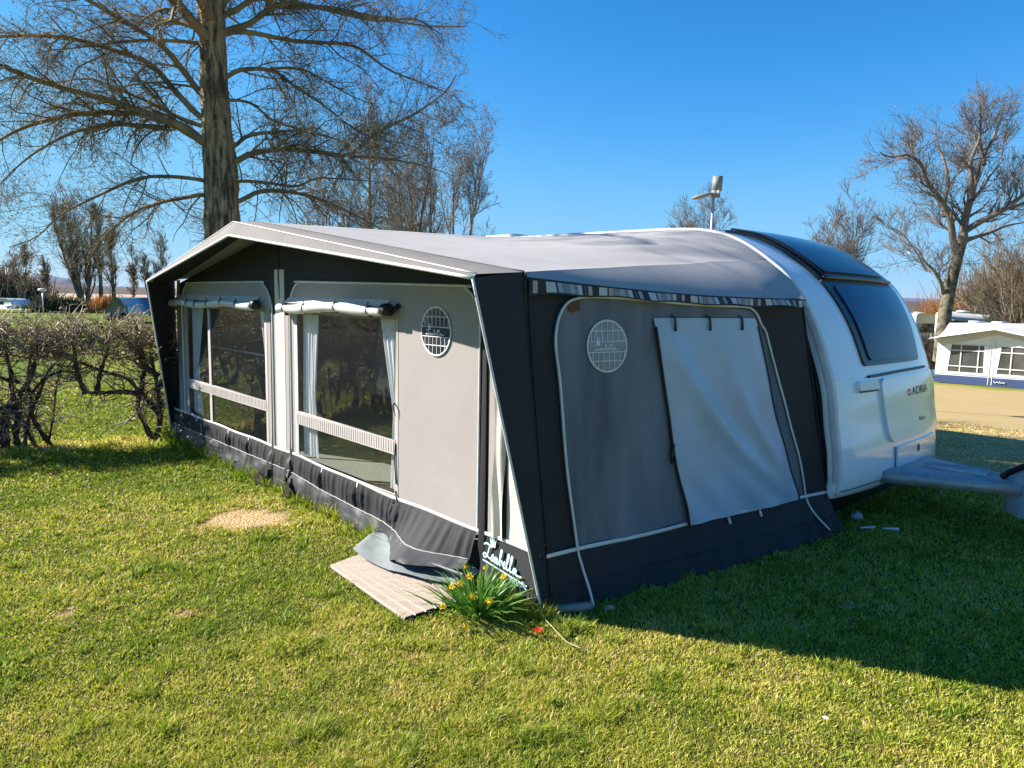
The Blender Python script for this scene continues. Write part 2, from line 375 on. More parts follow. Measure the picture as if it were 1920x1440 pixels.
def ell(x, y, cx, cy, rx_, ry_, ang=0., seed=3):
    dx, dy = x - cx, y - cy; c, s = math.cos(ang), math.sin(ang)
    e = np.hypot((dx * c + dy * s) / rx_, (-dx * s + dy * c) / ry_)
    return sstep(1.3, .65, e + (fbm(x, y, .16, seed) - .5) * 1.5)
def dryness(x, y):
    x = np.asarray(x, float); y = np.asarray(y, float)
    d = .0 + .66 * (fbm(x, y, 1.3, 1) - .1) + .50 * (fbm(x, y, .28, 8) - .5)
    d = d + .06 * (sstep(-1.5, 2.2, x) * sstep(4.4, 2.0, y))
    d = d - .16 * sstep(5.5, 7.5, y) * sstep(-1, -3, x)
    d = np.maximum(d, .98 * ell(x, y, -2.02, 5.38, .42, .30, -.2))
    for cx, cy, r1, r2, sd in [(-1.77, 3.72, .13, .05, 4), (-2.4, 3.7, .07, .05, 6), (2.37, 4.22, .10, .05, 7), (2.0, 4.0, .06, .04, 9)]:
        d = np.maximum(d, .84 * ell(x, y, cx, cy, r1, r2, .2, sd))
    hl = np.abs((x + 5.6) * -.465 + (y - 7.62) * .885 + .12); d = np.maximum(d, .58 * sstep(.55, .1, hl + (fbm(x, y, .3, 51) - .5) * .7) * sstep(-3.9, -4.3, x))
    # sandy pitch to the right of the caravan
    a = (x - C0[0]) * U[0] + (y - C0[1]) * U[1]; b = (x - C0[0]) * V[0] + (y - C0[1]) * V[1]
    nz = (fbm(x, y, 1.6, 21) - .5)
    s1 = sstep(6.0, 7.2, b + nz * 2.2) * sstep(-5.6, -4.4, a + 6 + nz) * 0
    q = sstep(5.4, 6.6, b + nz * 2.6) * sstep(29.3, 27.2, b + nz * 1.2) * (x > 0)
    d = np.maximum(d, q * (.80 + .25 * (fbm(x, y, .8, 31) - .3)))
    return np.clip(d, 0, 1.05)

# ------------------------------------------------------------ the ground
def spacing(lo, hi, fine, ext, grow=1.16):
    core = list(np.arange(lo, hi + 1e-6, fine)); st = fine; x = core[-1]; out = []
    while x < ext: st *= grow; x += st; out.append(x)
    st = fine; x = core[0]; inn = []
    while x > -ext: st *= grow; x -= st; inn.append(x)
    return np.array(inn[::-1] + core + out)
gx = spacing(-9, 11, .1, 900); gy = spacing(.5, 13, .1, 1500)
A, B = np.meshgrid(gx, gy, indexing='ij')
m = MB(); m.grid(lambda a, b: np.stack([a, b, gz(a, b)], -1), gx, gy)
lawn = m.make('lawn', grass_mat('lawn_soil_and_turf', 0, .95), attrs=dict(dry=dryness(A, B).ravel(), tint=np.zeros(A.size), soil=(sstep(15., 12.5, np.hypot(A, B)) * sstep(.94, .86, np.abs(np.arctan2(A, B))) * sstep(.95, .6, dryness(A, B))).ravel()), smooth=True)
tag(lawn, 'short green lawn with yellowing patches round the awning', 'lawn', kind='structure')

def pad(name, pts, material, label, cat, z0=.02, sub=24):
    """a sheet laid on the ground between four corners"""
    p = np.array(pts, float); m = MB()
    def f(s, t):
        q = ((1 - s) * (1 - t))[..., None] * p[0] + (s * (1 - t))[..., None] * p[1] + (s * t)[..., None] * p[2] + ((1 - s) * t)[..., None] * p[3]
        return np.stack([q[..., 0], q[..., 1], gz(q[..., 0], q[..., 1]) + z0], -1)
    m.grid(f, np.linspace(0, 1, sub), np.linspace(0, 1, sub), flip=False)
    return tag(m.make(name, material), label, cat, kind='structure')
pad('field', [(-420, 84), (60, 84), (200, 600), (-700, 600)], M['fieldm'], 'tan ploughed field beyond the campsite', 'field', .03)
pad('road', [(-60, 62), (-18, 66), (-18, 68.4), (-60, 64.4)], M['roadm'], 'pale gravel track at the edge of the campsite', 'road', .02)

# grass blades
def grass_blades():
    N = 1250000; r0, r1 = 1.55, 15.
    # radius sampled with density ~ const up to 2.7 m then 1/r^2
    rr = np.linspace(r0, r1, 2000); dens = np.minimum(1, (2.7 / rr) ** 2) * rr; cdf = np.cumsum(dens); cdf /= cdf[-1]
    r = np.interp(rng.random(N), cdf, rr); th = rng.uniform(-.92, .95, N)
    x = r * np.sin(th); y = r * np.cos(th)
    a = (x - C0[0]) * U[0] + (y - C0[1]) * U[1]; b = (x - C0[0]) * V[0] + (y - C0[1]) * V[1]
    inside = (a > -.16 * b - .02) & (a < 6.2) & (b > .0) & (b < 2.95)
    inside |= (a > -.25) & (a < 6.9) & (b > 2.6) & (b < 5.0)
    step = (a > .62) & (a < 1.42) & (b < 0) & (b > -.62 + .0)
    edge = (np.abs(b + .03) < .07) & (a > -.1) & (a < 6.4)
    d = dryness(x, y)
    keep = ~inside & ~(step_mask(x, y) & (rng.random(N) > .015)) & (rng.random(N) > sstep(.66, 1.05, d) * .93)
    x, y, d, r, edge, b, a = x[keep], y[keep], d[keep], r[keep], edge[keep], b[keep], a[keep]
    n = len(x)
    tuft = vn(x, y, .09, 41); tuf2 = vn(x, y, .35, 43)
    h = (.008 + .020 * rng.random(n) ** 1.5) * (.6 + .9 * tuft * tuf2 + .2) * (1 + .9 * sstep(.70, .85, vn(x, y, .12, 63))) * np.where(edge, 2.6, 1)
    near_edge = (b > -.18) & (b < 0.02) & (a > -.3) & (a < 6.4)
    h *= np.where(near_edge, 1.7, 1)
    hb = sstep(.9, .1, np.abs((x + 5.6) * -.465 + (y - 7.62) * .885)) * (x < -3.6)
    h *= 1 + 1.4 * hb * rng.random(n)
    h *= 1 - .5 * sstep(.5, .9, d)
    wd = (.0011 + .0015 * rng.random(n)) * np.maximum(1, r / 2.3)
    h *= np.maximum(1, (r / 5.5)) ** .35
    an = rng.uniform(0, 2 * np.pi, n); ln = rng.uniform(0, 2 * np.pi, n); la = h * rng.uniform(.25, 1.25, n)
    z = gz(x, y) - .004
    base = np.stack([x, y, z], -1); off = np.stack([np.cos(an), np.sin(an), 0 * an], -1) * wd[:, None]
    mid = base + np.stack([np.cos(ln) * la * .35, np.sin(ln) * la * .35, h * .62], -1)
    tip = base + np.stack([np.cos(ln) * la, np.sin(ln) * la, h], -1)
    v = np.stack([base - off, base + off, mid + off * .75, tip, mid - off * .75], 1).reshape(-1, 3)
    k = (np.arange(n) * 5)[:, None]
    mb = MB(); mb.V = [v]; mb.n = len(v); mb.F = [k + np.array([[0, 1, 2, 4]]), k + np.array([[4, 2, 3]])]
    tint = np.clip(rng.normal(0, .16, n) + np.where(rng.random(n) < .10, .5, 0) + (vn(x, y, .055, 61) - .5) * .22 - .16 * sstep(.72, .85, vn(x, y, .12, 63)) - .10 * edge - .12 * near_edge, -.5, .6)
    o = mb.make('grass', grass_mat('grass_blade', .40, 2.05), attrs=dict(dry=np.repeat(d, 5), tint=np.repeat(tint, 5)))
    tag(o, 'short mown grass blades covering the lawn', 'grass', kind='stuff')
STEP = np.array([(-1.15, 4.40), (-.98, 4.64), (-.20, 3.98), (-.56, 3.66)])
def step_mask(x, y):
    r = np.ones(np.shape(x), bool)
    c = STEP.mean(0)
    for i in range(4):
        p, q = STEP[i], STEP[(i + 1) % 4]
        s = (q[0] - p[0]) * (y - p[1]) - (q[1] - p[1]) * (x - p[0]); sc = (q[0] - p[0]) * (c[1] - p[1]) - (q[1] - p[1]) * (c[0] - p[0])
        r &= (s * np.sign(sc) > 0)
    return r
grass_blades()

# ------------------------------------------------------------ hills far away
def hill(name, pts, depth, material, label):
    """ridge: pts = (x, y, height)"""
    p = catmull(np.array(pts, float), 10); m = MB()
    x, y, h = p[:, 0], p[:, 1], p[:, 2]
    h = h * (1 + .35 * (fbm(x, y, 18, 3) - .5)) + (fbm(x, y, 6, 9) - .5) * 1.2
    rows = []
    for t, k in [(-1, 0), (-.5, .65), (0, 1), (.6, .8), (1, 0)]:
        rows.append(np.stack([x, y + t * depth, np.maximum(h * k, 0) - (3 if abs(t) == 1 else 0)], -1))
    P = np.stack(rows, 0); n, k = P.shape[:2]
    i, j = np.meshgrid(np.arange(n - 1), np.arange(k - 1), indexing='ij')
    q = np.stack([i * k + j, i * k + j + 1, (i + 1) * k + j + 1, (i + 1) * k + j], -1).reshape(-1, 4)
    m.add(P.reshape(-1, 3), q)
    return tag(m.make(name, material, smooth=True), label, 'hill', kind='structure')
hill('hills', [(-640, 560, 6.5), (-420, 590, 7.5), (-330, 600, 6.), (-260, 600, 5.), (-100, 620, 6.0), (120, 620, 6), (330, 600, 6), (480, 560, 8)], 40, M['hillm'], 'low dark heath ridge behind the tan field')
hill('hills', [(-1180, 1350, 12), (-1010, 1400, 26), (-900, 1400, 32), (-820, 1400, 15), (-600, 1420, 12), (200, 1450, 12), (900, 1400, 20), (1300, 1300, 15)], 60, M['hillb'], 'blue distant hill on the horizon')

# ------------------------------------------------------------ trees
def spawn(P, Rd, n, L, ang, trop=0., wig=.25, K=6, t0=.15, rr=.55, rmin=.0015, rng=rng, tp=1.0, droop=0., taper=.25):
    P = np.asarray(P); N, Kp = P.shape[:2]
    ln = np.linalg.norm(np.diff(P, axis=1), axis=2).sum(1); pr = ln / ln.sum()
    i = rng.choice(N, n, p=pr); t = t0 + (1 - t0) * rng.random(n) ** tp
    f = t * (Kp - 1); k = np.minimum(f.astype(int), Kp - 2); fr = (f - k)[:, None]
    p = P[i, k] * (1 - fr) + P[i, k + 1] * fr; tg = P[i, k + 1] - P[i, k]; tg /= np.linalg.norm(tg, axis=1, keepdims=True) + 1e-9
    r = Rd[i, k] * (1 - fr[:, 0]) + Rd[i, k + 1] * fr[:, 0]
    q = rng.normal(size=(n, 3)); q -= (q * tg).sum(1, keepdims=True) * tg; q /= np.linalg.norm(q, axis=1, keepdims=True) + 1e-9
    a = ang * rng.uniform(.6, 1.35, n)[:, None]; d = np.cos(a) * tg + np.sin(a) * q
    Ls = L * rng.uniform(.45, 1.25, n) * (1 - .45 * t); st = (Ls / (K - 1))[:, None]
    out = [p]; tr = np.array([0, 0, 1.]) * trop; turn = rng.normal(size=(n, 3)) * wig * .5
    for s in range(K - 1):
        d = d + rng.normal(size=(n, 3)) * wig + turn + tr - np.array([0, 0, droop * s]); d /= np.linalg.norm(d, axis=1, keepdims=True) + 1e-9
        out.append(out[-1] + d * st)
    C = np.stack(out, 1); r0 = np.maximum(r * rr, rmin * 1.4)
    Rr = r0[:, None] * np.linspace(1, taper, K)[None]; Rr = np.maximum(Rr, rmin)
    return C, Rr
def resamp(pts, K, sm=6):
    P = catmull(pts, sm); d = np.concatenate([[0], np.cumsum(np.linalg.norm(np.diff(P, axis=0), axis=1))]); t = np.linspace(0, d[-1], K)
    return np.stack([np.interp(t, d, P[:, c]) for c in range(3)], -1)
def buds(P, n, size, rng=rng, vary=.6):
    N, K = P.shape[:2]; i = rng.integers(0, N, n); k = rng.integers(K // 2, K, n)
    p = P[i, k] + rng.normal(size=(n, 3)) * size * .4
    a = rng.normal(size=(n, 3)); a /= np.linalg.norm(a, axis=1, keepdims=True); b = rng.normal(size=(n, 3)); b -= (a * b).sum(1, keepdims=True) * a; b /= np.linalg.norm(b, axis=1, keepdims=True)
    s = (size * rng.uniform(1 - vary, 1 + vary, n))[:, None]
    v = np.stack([p - a * s, p + b * s * .45, p + a * s, p - b * s * .45], 1).reshape(-1, 3)
    m = MB(); m.add(v, (np.arange(n) * 4)[:, None] + np.arange(4)[None]); return m

LIMBS = [
[(-4.96, 4.13), (-5.24, 4.35), (-5.68, 4.48), (-6.25, 4.67), (-6.83, 4.8), (-7.4, 4.95), (-7.88, 5.15), (-8.11, 5.26), (-8.6, 5.45)],
[(-4.99, 4.17), (-5.26, 4.31), (-5.63, 4.53), (-6.11, 4.56), (-6.98, 4.52), (-7.73, 4.33), (-8.19, 4.11), (-8.8, 3.79)],
[(-5.54, 4.34), (-5.98, 4.37), (-6.42, 4.38), (-7.0, 4.26), (-7.52, 4.02), (-7.96, 3.72), (-8.41, 3.3)],
[(-5.0, 4.52), (-5.37, 4.91), (-5.65, 5.24), (-6.08, 5.37), (-6.65, 5.49), (-7.37, 5.46), (-8.11, 5.3), (-8.62, 5.13)],
[(-4.99, 4.89), (-5.21, 5.19), (-5.54, 5.57), (-6.05, 5.86), (-6.34, 6.02), (-6.76, 6.23), (-7.28, 6.54), (-7.85, 6.76)],
[(-4.96, 3.32), (-5.28, 3.29), (-5.73, 3.23), (-6.18, 3.13), (-6.6, 2.95), (-7.08, 2.65), (-7.35, 2.44)],
[(-5.01, 3.55), (-5.57, 3.58), (-5.92, 3.51), (-6.35, 3.27), (-6.93, 2.91), (-7.19, 2.56), (-7.49, 2.38)],
[(-4.97, 5.62), (-5.4, 5.61), (-5.93, 5.52), (-6.44, 5.36), (-6.94, 5.2)],
[(-5.08, 5.87), (-5.41, 6.02), (-5.75, 6.11), (-6.32, 6.28), (-6.96, 6.46)],
[(-4.97, 4.38), (-5.3, 4.49), (-5.81, 4.74), (-6.29, 4.93), (-6.86, 5.12), (-7.62, 5.03)],
[(-4.43, 3.86), (-4.23, 3.96), (-3.77, 4.04), (-3.27, 4.02), (-2.64, 3.96), (-2.34, 4.19), (-1.95, 4.42), (-1.68, 4.52), (-1.13, 4.88), (-0.94, 5.15)],
[(-2.64, 3.96), (-2.11, 3.94), (-1.45, 3.83), (-1.0, 3.69)],
[(-4.38, 3.25), (-4.11, 3.39), (-3.71, 3.41), (-3.28, 3.34), (-2.78, 3.15), (-2.28, 2.9), (-1.93, 2.67)],
[(-4.41, 3.54), (-3.97, 3.52), (-3.45, 3.46), (-3.1, 3.57), (-2.51, 3.54), (-2.02, 3.49)],
[(-4.46, 4.09), (-4.22, 4.22), (-3.76, 4.26), (-3.33, 4.24), (-2.78, 4.11), (-2.27, 3.91)],
[(-4.53, 4.78), (-4.21, 4.76), (-3.92, 4.54), (-3.45, 4.42), (-3.03, 4.21)],
[(-4.52, 5.16), (-4.33, 5.26), (-3.87, 5.27), (-3.55, 5.06), (-3.09, 4.78), (-2.76, 4.53), (-2.35, 4.32)],
[(-3.87, 5.27), (-3.43, 5.28), (-3.08, 5.13), (-2.6, 4.88), (-2.18, 4.73)],
[(-4.54, 5.79), (-4.18, 5.82), (-3.57, 5.74), (-3.08, 5.75), (-2.6, 5.73), (-2.11, 5.43), (-1.62, 5.28), (-1.18, 5.15)],
[(-4.54, 5.82), (-4.18, 5.94), (-3.92, 6.13), (-3.59, 6.26), (-3.33, 6.25), (-2.75, 6.13), (-2.17, 6.04), (-1.62, 6.08), (-1.2, 5.85)],
[(-4.41, 6.12), (-4.08, 6.36), (-3.72, 6.29), (-3.09, 6.36), (-2.26, 6.28), (-1.52, 6.25), (-0.9, 6.34)],
]
LR = [.095, .085, .05, .065, .07, .05, .045, .045, .055, .05, .065, .035, .055, .04, .045, .035, .05, .03, .055, .065, .06]
def big_tree():
    g = np.random.default_rng(11); D = 11.6
    root = empty('poplar_tree', (-4.7, D, 0))
    tag(root, 'huge bare poplar tree with drooping budding twigs behind the awning', 'tree')
    # trunk with ridged bark
    zs = np.array([0, .5, 1.4, 2.78, 3.6, 4.35, 4.92, 5.5, 6.0, 6.6, 7.6, 9.0, 10.5, 12.]); cx = np.array([-4.68, -4.68, -4.69, -4.70, -4.70, -4.74, -4.76, -4.76, -4.78, -4.78, -4.7, -4.8, -4.7, -4.75])
    rd = np.array([.42, .34, .295, .268, .248, .225, .200, .190, .20, .21, .16, .12, .08, .04])
    Z = np.linspace(0, 12, 160); TH = np.linspace(0, 2 * np.pi, 49)
    def f(z, t):
        r = np.interp(z, zs, rd) * (1 + .05 * np.sin(t * 11 + 3 * np.sin(z * 1.3)) + .08 * (vn(t * 3.1, z * 1.7, 1, 5) - .5) + .10 * (vn(np.cos(t) * 4, z * 6 + np.sin(t) * 4, 1, 8) - .5))
        return np.stack([np.interp(z, zs, cx) + r * np.cos(t), D + r * np.sin(t), z], -1)
    m = MB().grid(f, Z, TH)
    # branch collars
    m.make('trunk', M['bark'], root, smooth=True)
    P = []; Rr = []
    for k, l in enumerate(LIMBS):
        n = len(l); t = np.linspace(0, 1, n); drift = g.uniform(-1.1, 1.1) if k not in (2, 11, 17) else g.uniform(-.3, .3)
        pts = np.array([(x, D + drift * tt ** 1.3, z) for (x, z), tt in zip(l, t)])
        if k not in (2, 11, 17):
            side = -1 if l[0][0] < -4.7 else 1
            pts = np.vstack([[(-4.72, D, l[0][1] - .12)], pts])
        P.append(resamp(pts, 26)); Rr.append(LR[k] * np.linspace(1, .14, 26) ** .9 * .80)
    # leaders and overhead limbs above the picture
    for a, z0, L, zz in [(-1.9, 5.6, 4.8, 1.7), (-1.2, 6.3, 5.2, 2.6), (-2.4, 6.5, 5., 3.), (-.6, 6.9, 5., 2.2), (.6, 6.4, 4, 2.6), (1.6, 6.0, 3.8, 2.5), (2.6, 6.5, 4, 2.6), (3.5, 6.9, 4.2, 2.3), (-3.1, 7.2, 4.2, 3), (-1.6, 8.2, 3.6, 2.8), (.2, 8.4, 3.5, 3), (3.0, 8.6, 3.4, 3), (-1.5, 5.9, 5.4, 1.2)]:
        t = np.linspace(0, 1, 7)[:, None]
        pts = np.array([-4.75, D, z0]) + np.hstack([np.cos(a) * L * t, np.sin(a) * L * t, zz * t ** .8]) + g.normal(size=(7, 3)) * .08 * t
        P.append(resamp(pts, 26)); Rr.append(.085 * np.linspace(1, .15, 26))
    P = np.array(P); Rr = np.array(Rr)
    m = MB(); m.tubes(P, Rr, 7)
    p2, r2 = spawn(P, Rr, 800, 1.40, .75, -.02, .16, 9, .10, .42, .0032, g, droop=.014)
    m.tubes(p2, r2, 5)
    p3, r3 = spawn(p2, r2, 5600, .72, .85, -.03, .30, 7, .08, .5, .0022, g, droop=.01)
    p3b, r3b = spawn(P, Rr, 900, .8, 1.1, -.05, .22, 7, .1, .22, .0022, g, droop=.012)
    m.tubes(p3, r3, 3); m.tubes(p3b, r3b, 3)
    q = np.concatenate([p3, p3b]); qr = np.concatenate([r3, r3b])
    p4, r4 = spawn(q, qr, 30000, .34, .85, .03, .36, 6, .1, .65, .0021, g)
    m.tubes(p4, r4, 3)
    crown_m = m
    buds(p4, 15000, .017, g).make('catkins', M['catkin'], root)
    # short epicormic sprays on the trunk
    th = g.uniform(0, 6.28, 260); z = g.uniform(2.4, 6.5, 260); r = np.interp(z, zs, rd)
    st = np.stack([-4.72 + r * np.cos(th), D + r * np.sin(th), z], -1); pts = [st]; d = np.stack([np.cos(th), np.sin(th), .4 + 0 * th], -1)
    for k in range(5): d = d + g.normal(size=d.shape) * .5; d /= np.linalg.norm(d, axis=1, keepdims=True); pts.append(pts[-1] + d * .07)
    crown_m.tubes(np.stack(pts, 1), np.broadcast_to(np.linspace(.005, .002, 6), (260, 6)), 3); crown_m.make('crown', M['twig'], root)
big_tree()

def bare_tree(name, label, x, y, h, spread, rt, seed, stems=1, lean=0., bark='barkg', twig='twigo', dens=1., upr=.10, cat='tree', group=None, t0=.3, rmin=None, budm=None, limbs=None, budn=0, buds_sz=.03, limbang=.74, trop2=.10):
    g = np.random.default_rng(seed); z0 = float(gz(x, y)); dist = math.hypot(x, y)
    rmin = rmin or dist * .00017
    root = empty(name, (x, y, z0)); tag(root, label, cat, group)
    mt = MB(); TP = []; TR = []
    for s in range(stems):
        a = 6.28 * s / max(stems, 1) + g.uniform(-.5, .5); sp = (0 if stems == 1 else spread * .30)
        hh = h * (1 if s == 0 else g.uniform(.78, .98)); t = np.linspace(0, 1, 8)
        pts = np.stack([x + lean * t + (math.cos(a) * sp * t ** .8) + np.cumsum(g.normal(0, .012 * h, 8)) * t, y + math.sin(a) * sp * t ** .8 + np.cumsum(g.normal(0, .012 * h, 8)) * t, z0 - .1 + hh * t], -1)
        TP.append(resamp(pts, 20)); TR.append(np.maximum(rt / math.sqrt(stems) * np.linspace(1, .07, 20) ** .9, rmin * 1.3))
    if limbs is not None:
        TP = []; TR = []
        for l, r0, r1_ in limbs: TP.append(resamp(np.array(l, float), 20)); TR.append(np.linspace(r0, r1_, 20))
    TP = np.array(TP); TR = np.array(TR)
    cut = 1 if limbs is not None else stems
    mt.tubes(TP[:cut], TR[:cut], 10).make('trunk', M[bark], root, smooth=True)
    m = MB()
    if limbs is not None and len(TP) > 1: m.tubes(TP[1:], TR[1:], 7)
    src, sr = (TP, TR)
    if limbs is not None: src, sr = TP[1:], TR[1:]
    n1 = int(26 * dens * (stems ** .7) if limbs is None else 70 * dens)
    p1, r1 = spawn(src, sr, n1, spread * .95 if limbs is None else spread * .30, limbang, upr, .07, 10, t0, .45, rmin, g)
    m.tubes(p1, r1, 5)
    p2, r2 = spawn(p1, r1, int(230 * dens), spread * .42 if limbs is None else spread * .25, .65, trop2, .10, 7, .15, .5, rmin, g); m.tubes(p2, r2, 4)
    p3, r3 = spawn(p2, r2, int(1000 * dens), spread * .26 if limbs is None else spread * .14, .6, trop2, .13, 5, .15, .55, rmin, g); m.tubes(p3, r3, 3)
    p4, r4 = spawn(p3, r3, int(2000 * dens), spread * .15, .6, trop2, .16, 4, .15, .6, rmin * .8, g); m.tubes(p4, r4, 3)
    m.make('crown', M[twig], root)
    if budn: buds(p4, budn, buds_sz, g).make('buds', M[budm or 'twigp'], root)
    return root

# bare trees behind the awning roof (seen above it)
bt = 'bare trees seen above the awning roof'
def at(k, y): return k * y
bare_tree('birch_tree', 'tall slim pale-stemmed tree, tallest of the group above the awning roof', at(-.207, 34), 34, 11.0, 2.6, .16, 21, 1, .3, 'birch', 'twigp', 1.0, .18, group=bt, t0=.25, budn=1500, buds_sz=.03)
bare_tree('bare_tree', 'purple-twigged tree right of the pale-stemmed one above the roof', at(-.150, 31), 31, 8.9, 2.6, .17, 22, 2, .5, 'barkg', 'twigp', 1.1, .18, group=bt, t0=.2, budn=1500, buds_sz=.03)
bare_tree('bare_tree', 'rightmost tree of the row above the awning roof, forked low with reddish tips', at(-.085, 30), 30, 8.2, 2.7, .16, 23, 2, .7, 'birch', 'twigp', 1.1, .24, group=bt, t0=.15, budn=1800, buds_sz=.03)
bare_tree('bare_tree', 'dense dark-twigged tree with leaning stem in the middle of the row above the roof', at(-.115, 36), 36, 9.8, 3.2, .2, 24, 3, -1.0, 'barkg', 'twigo', 1.2, .16, group=bt, t0=.2, budn=1200, buds_sz=.03)
bare_tree('bare_tree', 'multi-stemmed tree just right of the poplar trunk above the roof', at(-.255, 38), 38, 8.6, 3.4, .2, 25, 3, .5, 'barkg', 'twigp', 1.0, .16, group=bt, t0=.2)
bare_tree('bare_tree', 'small bushy tree low over the roof between the taller stems', at(-.18, 40), 40, 7.4, 3.6, .2, 26, 3, .3, 'barkg', 'twigo', 1.0, .14, group=bt, t0=.15)
# left background row
lg = 'bare trees beyond the hedge on the left'
bare_tree('bare_tree', 'five-stemmed ivy-clad bare tree, biggest beyond the hedge on the left', at(-.600, 62), 62, 8.2, 4.2, .42, 31, 5, -.8, 'barkg', 'twigo', 1.2, .30, group=lg, t0=.12, limbang=.42, trop2=.16)
bare_tree('bare_tree', 'straight single-stemmed tree just right of the five-stemmed one', at(-.578, 62), 62, 8.0, 2.4, .22, 32, 1, 0, 'barkg', 'twigo', .7, .26, group=lg, t0=.2, limbang=.5, trop2=.14)
bare_tree('bare_tree', 'second straight tree right of the five-stemmed one, near the gravel track', at(-.560, 64), 64, 7.0, 2.6, .22, 33, 1, 0, 'barkg', 'twigo', .7, .26, group=lg, t0=.2, limbang=.5, trop2=.14)
bare_tree('bare_tree', 'thin tree standing alone before the tan field, left of the awning', at(-.533, 66), 66, 5.0, 1.8, .14, 34, 1, 0, 'barkg', 'twigo', .55, .26, group=lg, t0=.2, limbang=.45, trop2=.14)
bare_tree('bare_tree', 'low leaning tree partly hidden by the awning corner', at(-.508, 64), 64, 5.6, 2.6, .18, 35, 2, .5, 'barkg', 'twigo', .7, .26, group=lg, t0=.2, limbang=.5, trop2=.14)
bare_tree('bare_tree', 'thin twin-stemmed tree at the far left edge beyond the hedge', at(-.688, 60), 60, 4.9, 2.2, .15, 36, 2, 0, 'barkg', 'twigo', .55, .26, group=lg, t0=.2, limbang=.45, trop2=.14)
bare_tree('bare_tree', 'slender tree between the far left tree and the five-stemmed one', at(-.655, 66), 66, 4.4, 1.8, .13, 37, 1, .2, 'barkg', 'twigo', .5, .26, group=lg, t0=.2, limbang=.45, trop2=.14)
# right-hand side
rx_, ry_ = at(.606, 40), 40.
def rp(px_, pz_): return (px_ * ry_, ry_, CAMH + pz_ * ry_)
def rtl(pts, dy=0.):
    n = len(pts); return [(a * ry_, ry_ + dy * i / n, CAMH + b * ry_) for i, (a, b) in enumerate(pts)]
RT = [
 (rtl([(.6045, -.075), (.6045, -.03), (.605, 0.), (.610, .04), (.616, .075), (.621, .100)]), .42, .25),
 (rtl([(.613, .075), (.603, .095), (.592, .125), (.575, .145), (.553, .165), (.537, .190), (.515, .200), (.492, .195), (.474, .200)], -2), .21, .03),
 (rtl([(.592, .125), (.594, .150), (.600, .175), (.595, .205), (.590, .225), (.585, .25)], 1.5), .14, .03),
 (rtl([(.620, .100), (.623, .125), (.630, .150), (.637, .18), (.645, .205), (.660, .235), (.672, .27)], 1), .24, .03),
 (rtl([(.626, .150), (.622, .175), (.616, .2), (.622, .225), (.618, .25), (.612, .275)], -1), .15, .03),
 (rtl([(.640, .195), (.640, .225), (.645, .25), (.650, .285)], 2), .12, .03),
 (rtl([(.620, .105), (.640, .120), (.665, .135), (.690, .160), (.72, .185)], -1.5), .19, .03),
 (rtl([(.665, .135), (.690, .142), (.715, .155), (.75, .16)], -1), .12, .03),
 (rtl([(.618, .09), (.640, .098), (.668, .106), (.70, .118), (.735, .125)], 2), .15, .03),
 (rtl([(.628, .150), (.648, .165), (.665, .185), (.69, .21)], 2), .11, .03),
 (rtl([(.600, .02), (.590, .035), (.575, .05), (.556, .062), (.540, .078), (.522, .082)], -2), .11, .02),
 (rtl([(.575, .05), (.562, .075), (.545, .10), (.528, .112)], 1), .06, .02),
 (rtl([(.617, .115), (.603, .135), (.590, .145), (.578, .17)], 1), .10, .02),
]
bare_tree('sycamore_tree', 'large spreading bare tree with mossy trunk behind the white awning on the right', rx_, ry_, 11, 6.2, .5, 51, limbs=RT, bark='barkg', twig='twigp', dens=2.1, upr=.05, limbang=.9, t0=.12, rmin=.0085, budn=900, buds_sz=.05, budm='twigp')
rg = 'bare trees on the right skyline'
bare_tree('bare_tree', 'twin-crowned pinkish bare tree just behind the caravan roof', at(.446, 48), 48, 9.6, 3.6, .22, 52, 3, .3, 'birch', 'twigp', 2.0, .14, group=rg, t0=.2)
bare_tree('bare_tree', 'rounded bare treetop behind the lamp post above the awning roof', at(.243, 60), 60, 8.8, 4.2, .25, 53, 5, 0, 'barkg', 'twigo', 1.3, .2, group=rg, t0=.15)
bare_tree('willow_tree', 'dense brushy tree at the right edge of the picture', at(.715, 44), 44, 8.2, 4.6, .4, 54, 6, 0, 'barkg', 'twigo', 1.3, .2, group=rg, t0=.15)
bare_tree('willow_tree', 'loose brushy shrub-like tree left of the right-edge tree', at(.665, 52), 52, 5.4, 3.4, .3, 55, 5, 0, 'barkg', 'twigo', 1.1, .16, group=rg, t0=.1)

def brush(name, label, cat, path, width, height, n, material, seed, rad=None, lean=.18, parts=True):
    """one hedge or belt of upright stems along a path"""
    g = np.random.default_rng(seed); P = resamp(np.array([(a, b, 0) for a, b in path], float), 200)
    i = g.integers(0, 200, n); x = P[i, 0] + g.normal(0, width * .4, n) ; y = P[i, 1] + g.normal(0, width * .4, n)
    h = height * g.uniform(.45, 1.08, n) * (.75 + .5 * vn(x, y, height * 1.4, seed)); z = gz(x, y)
    d = np.stack([g.normal(0, lean, n), g.normal(0, lean, n), np.ones(n)], -1); pts = [np.stack([x, y, z - .05], -1)]
    for k in range(4): d = d + g.normal(size=d.shape) * .12; pts.append(pts[-1] + d * (h / 4)[:, None])
    rad = rad or math.hypot(*path[0]) * .0006
    m = MB().tubes(np.stack(pts, 1), np.broadcast_to(np.linspace(rad, rad * .5, 5), (n, 5)), 3)
    return tag(m.make(name, material), label, cat)
brush('willow_hedge', 'orange willow hedge glowing behind the parked caravan on the right', 'hedge', [(at(.60, 58), 58), (at(.68, 60), 60), (at(.78, 58), 58)], 2.2, 4.9, 6500, M['willow'], 61)
brush('willow_bush', 'tan brushy bush rising at the right edge above the orange hedge', 'bush', [(at(.675, 54), 54), (at(.74, 54), 54)], 2.4, 6.2, 3200, M['reed'], 62)
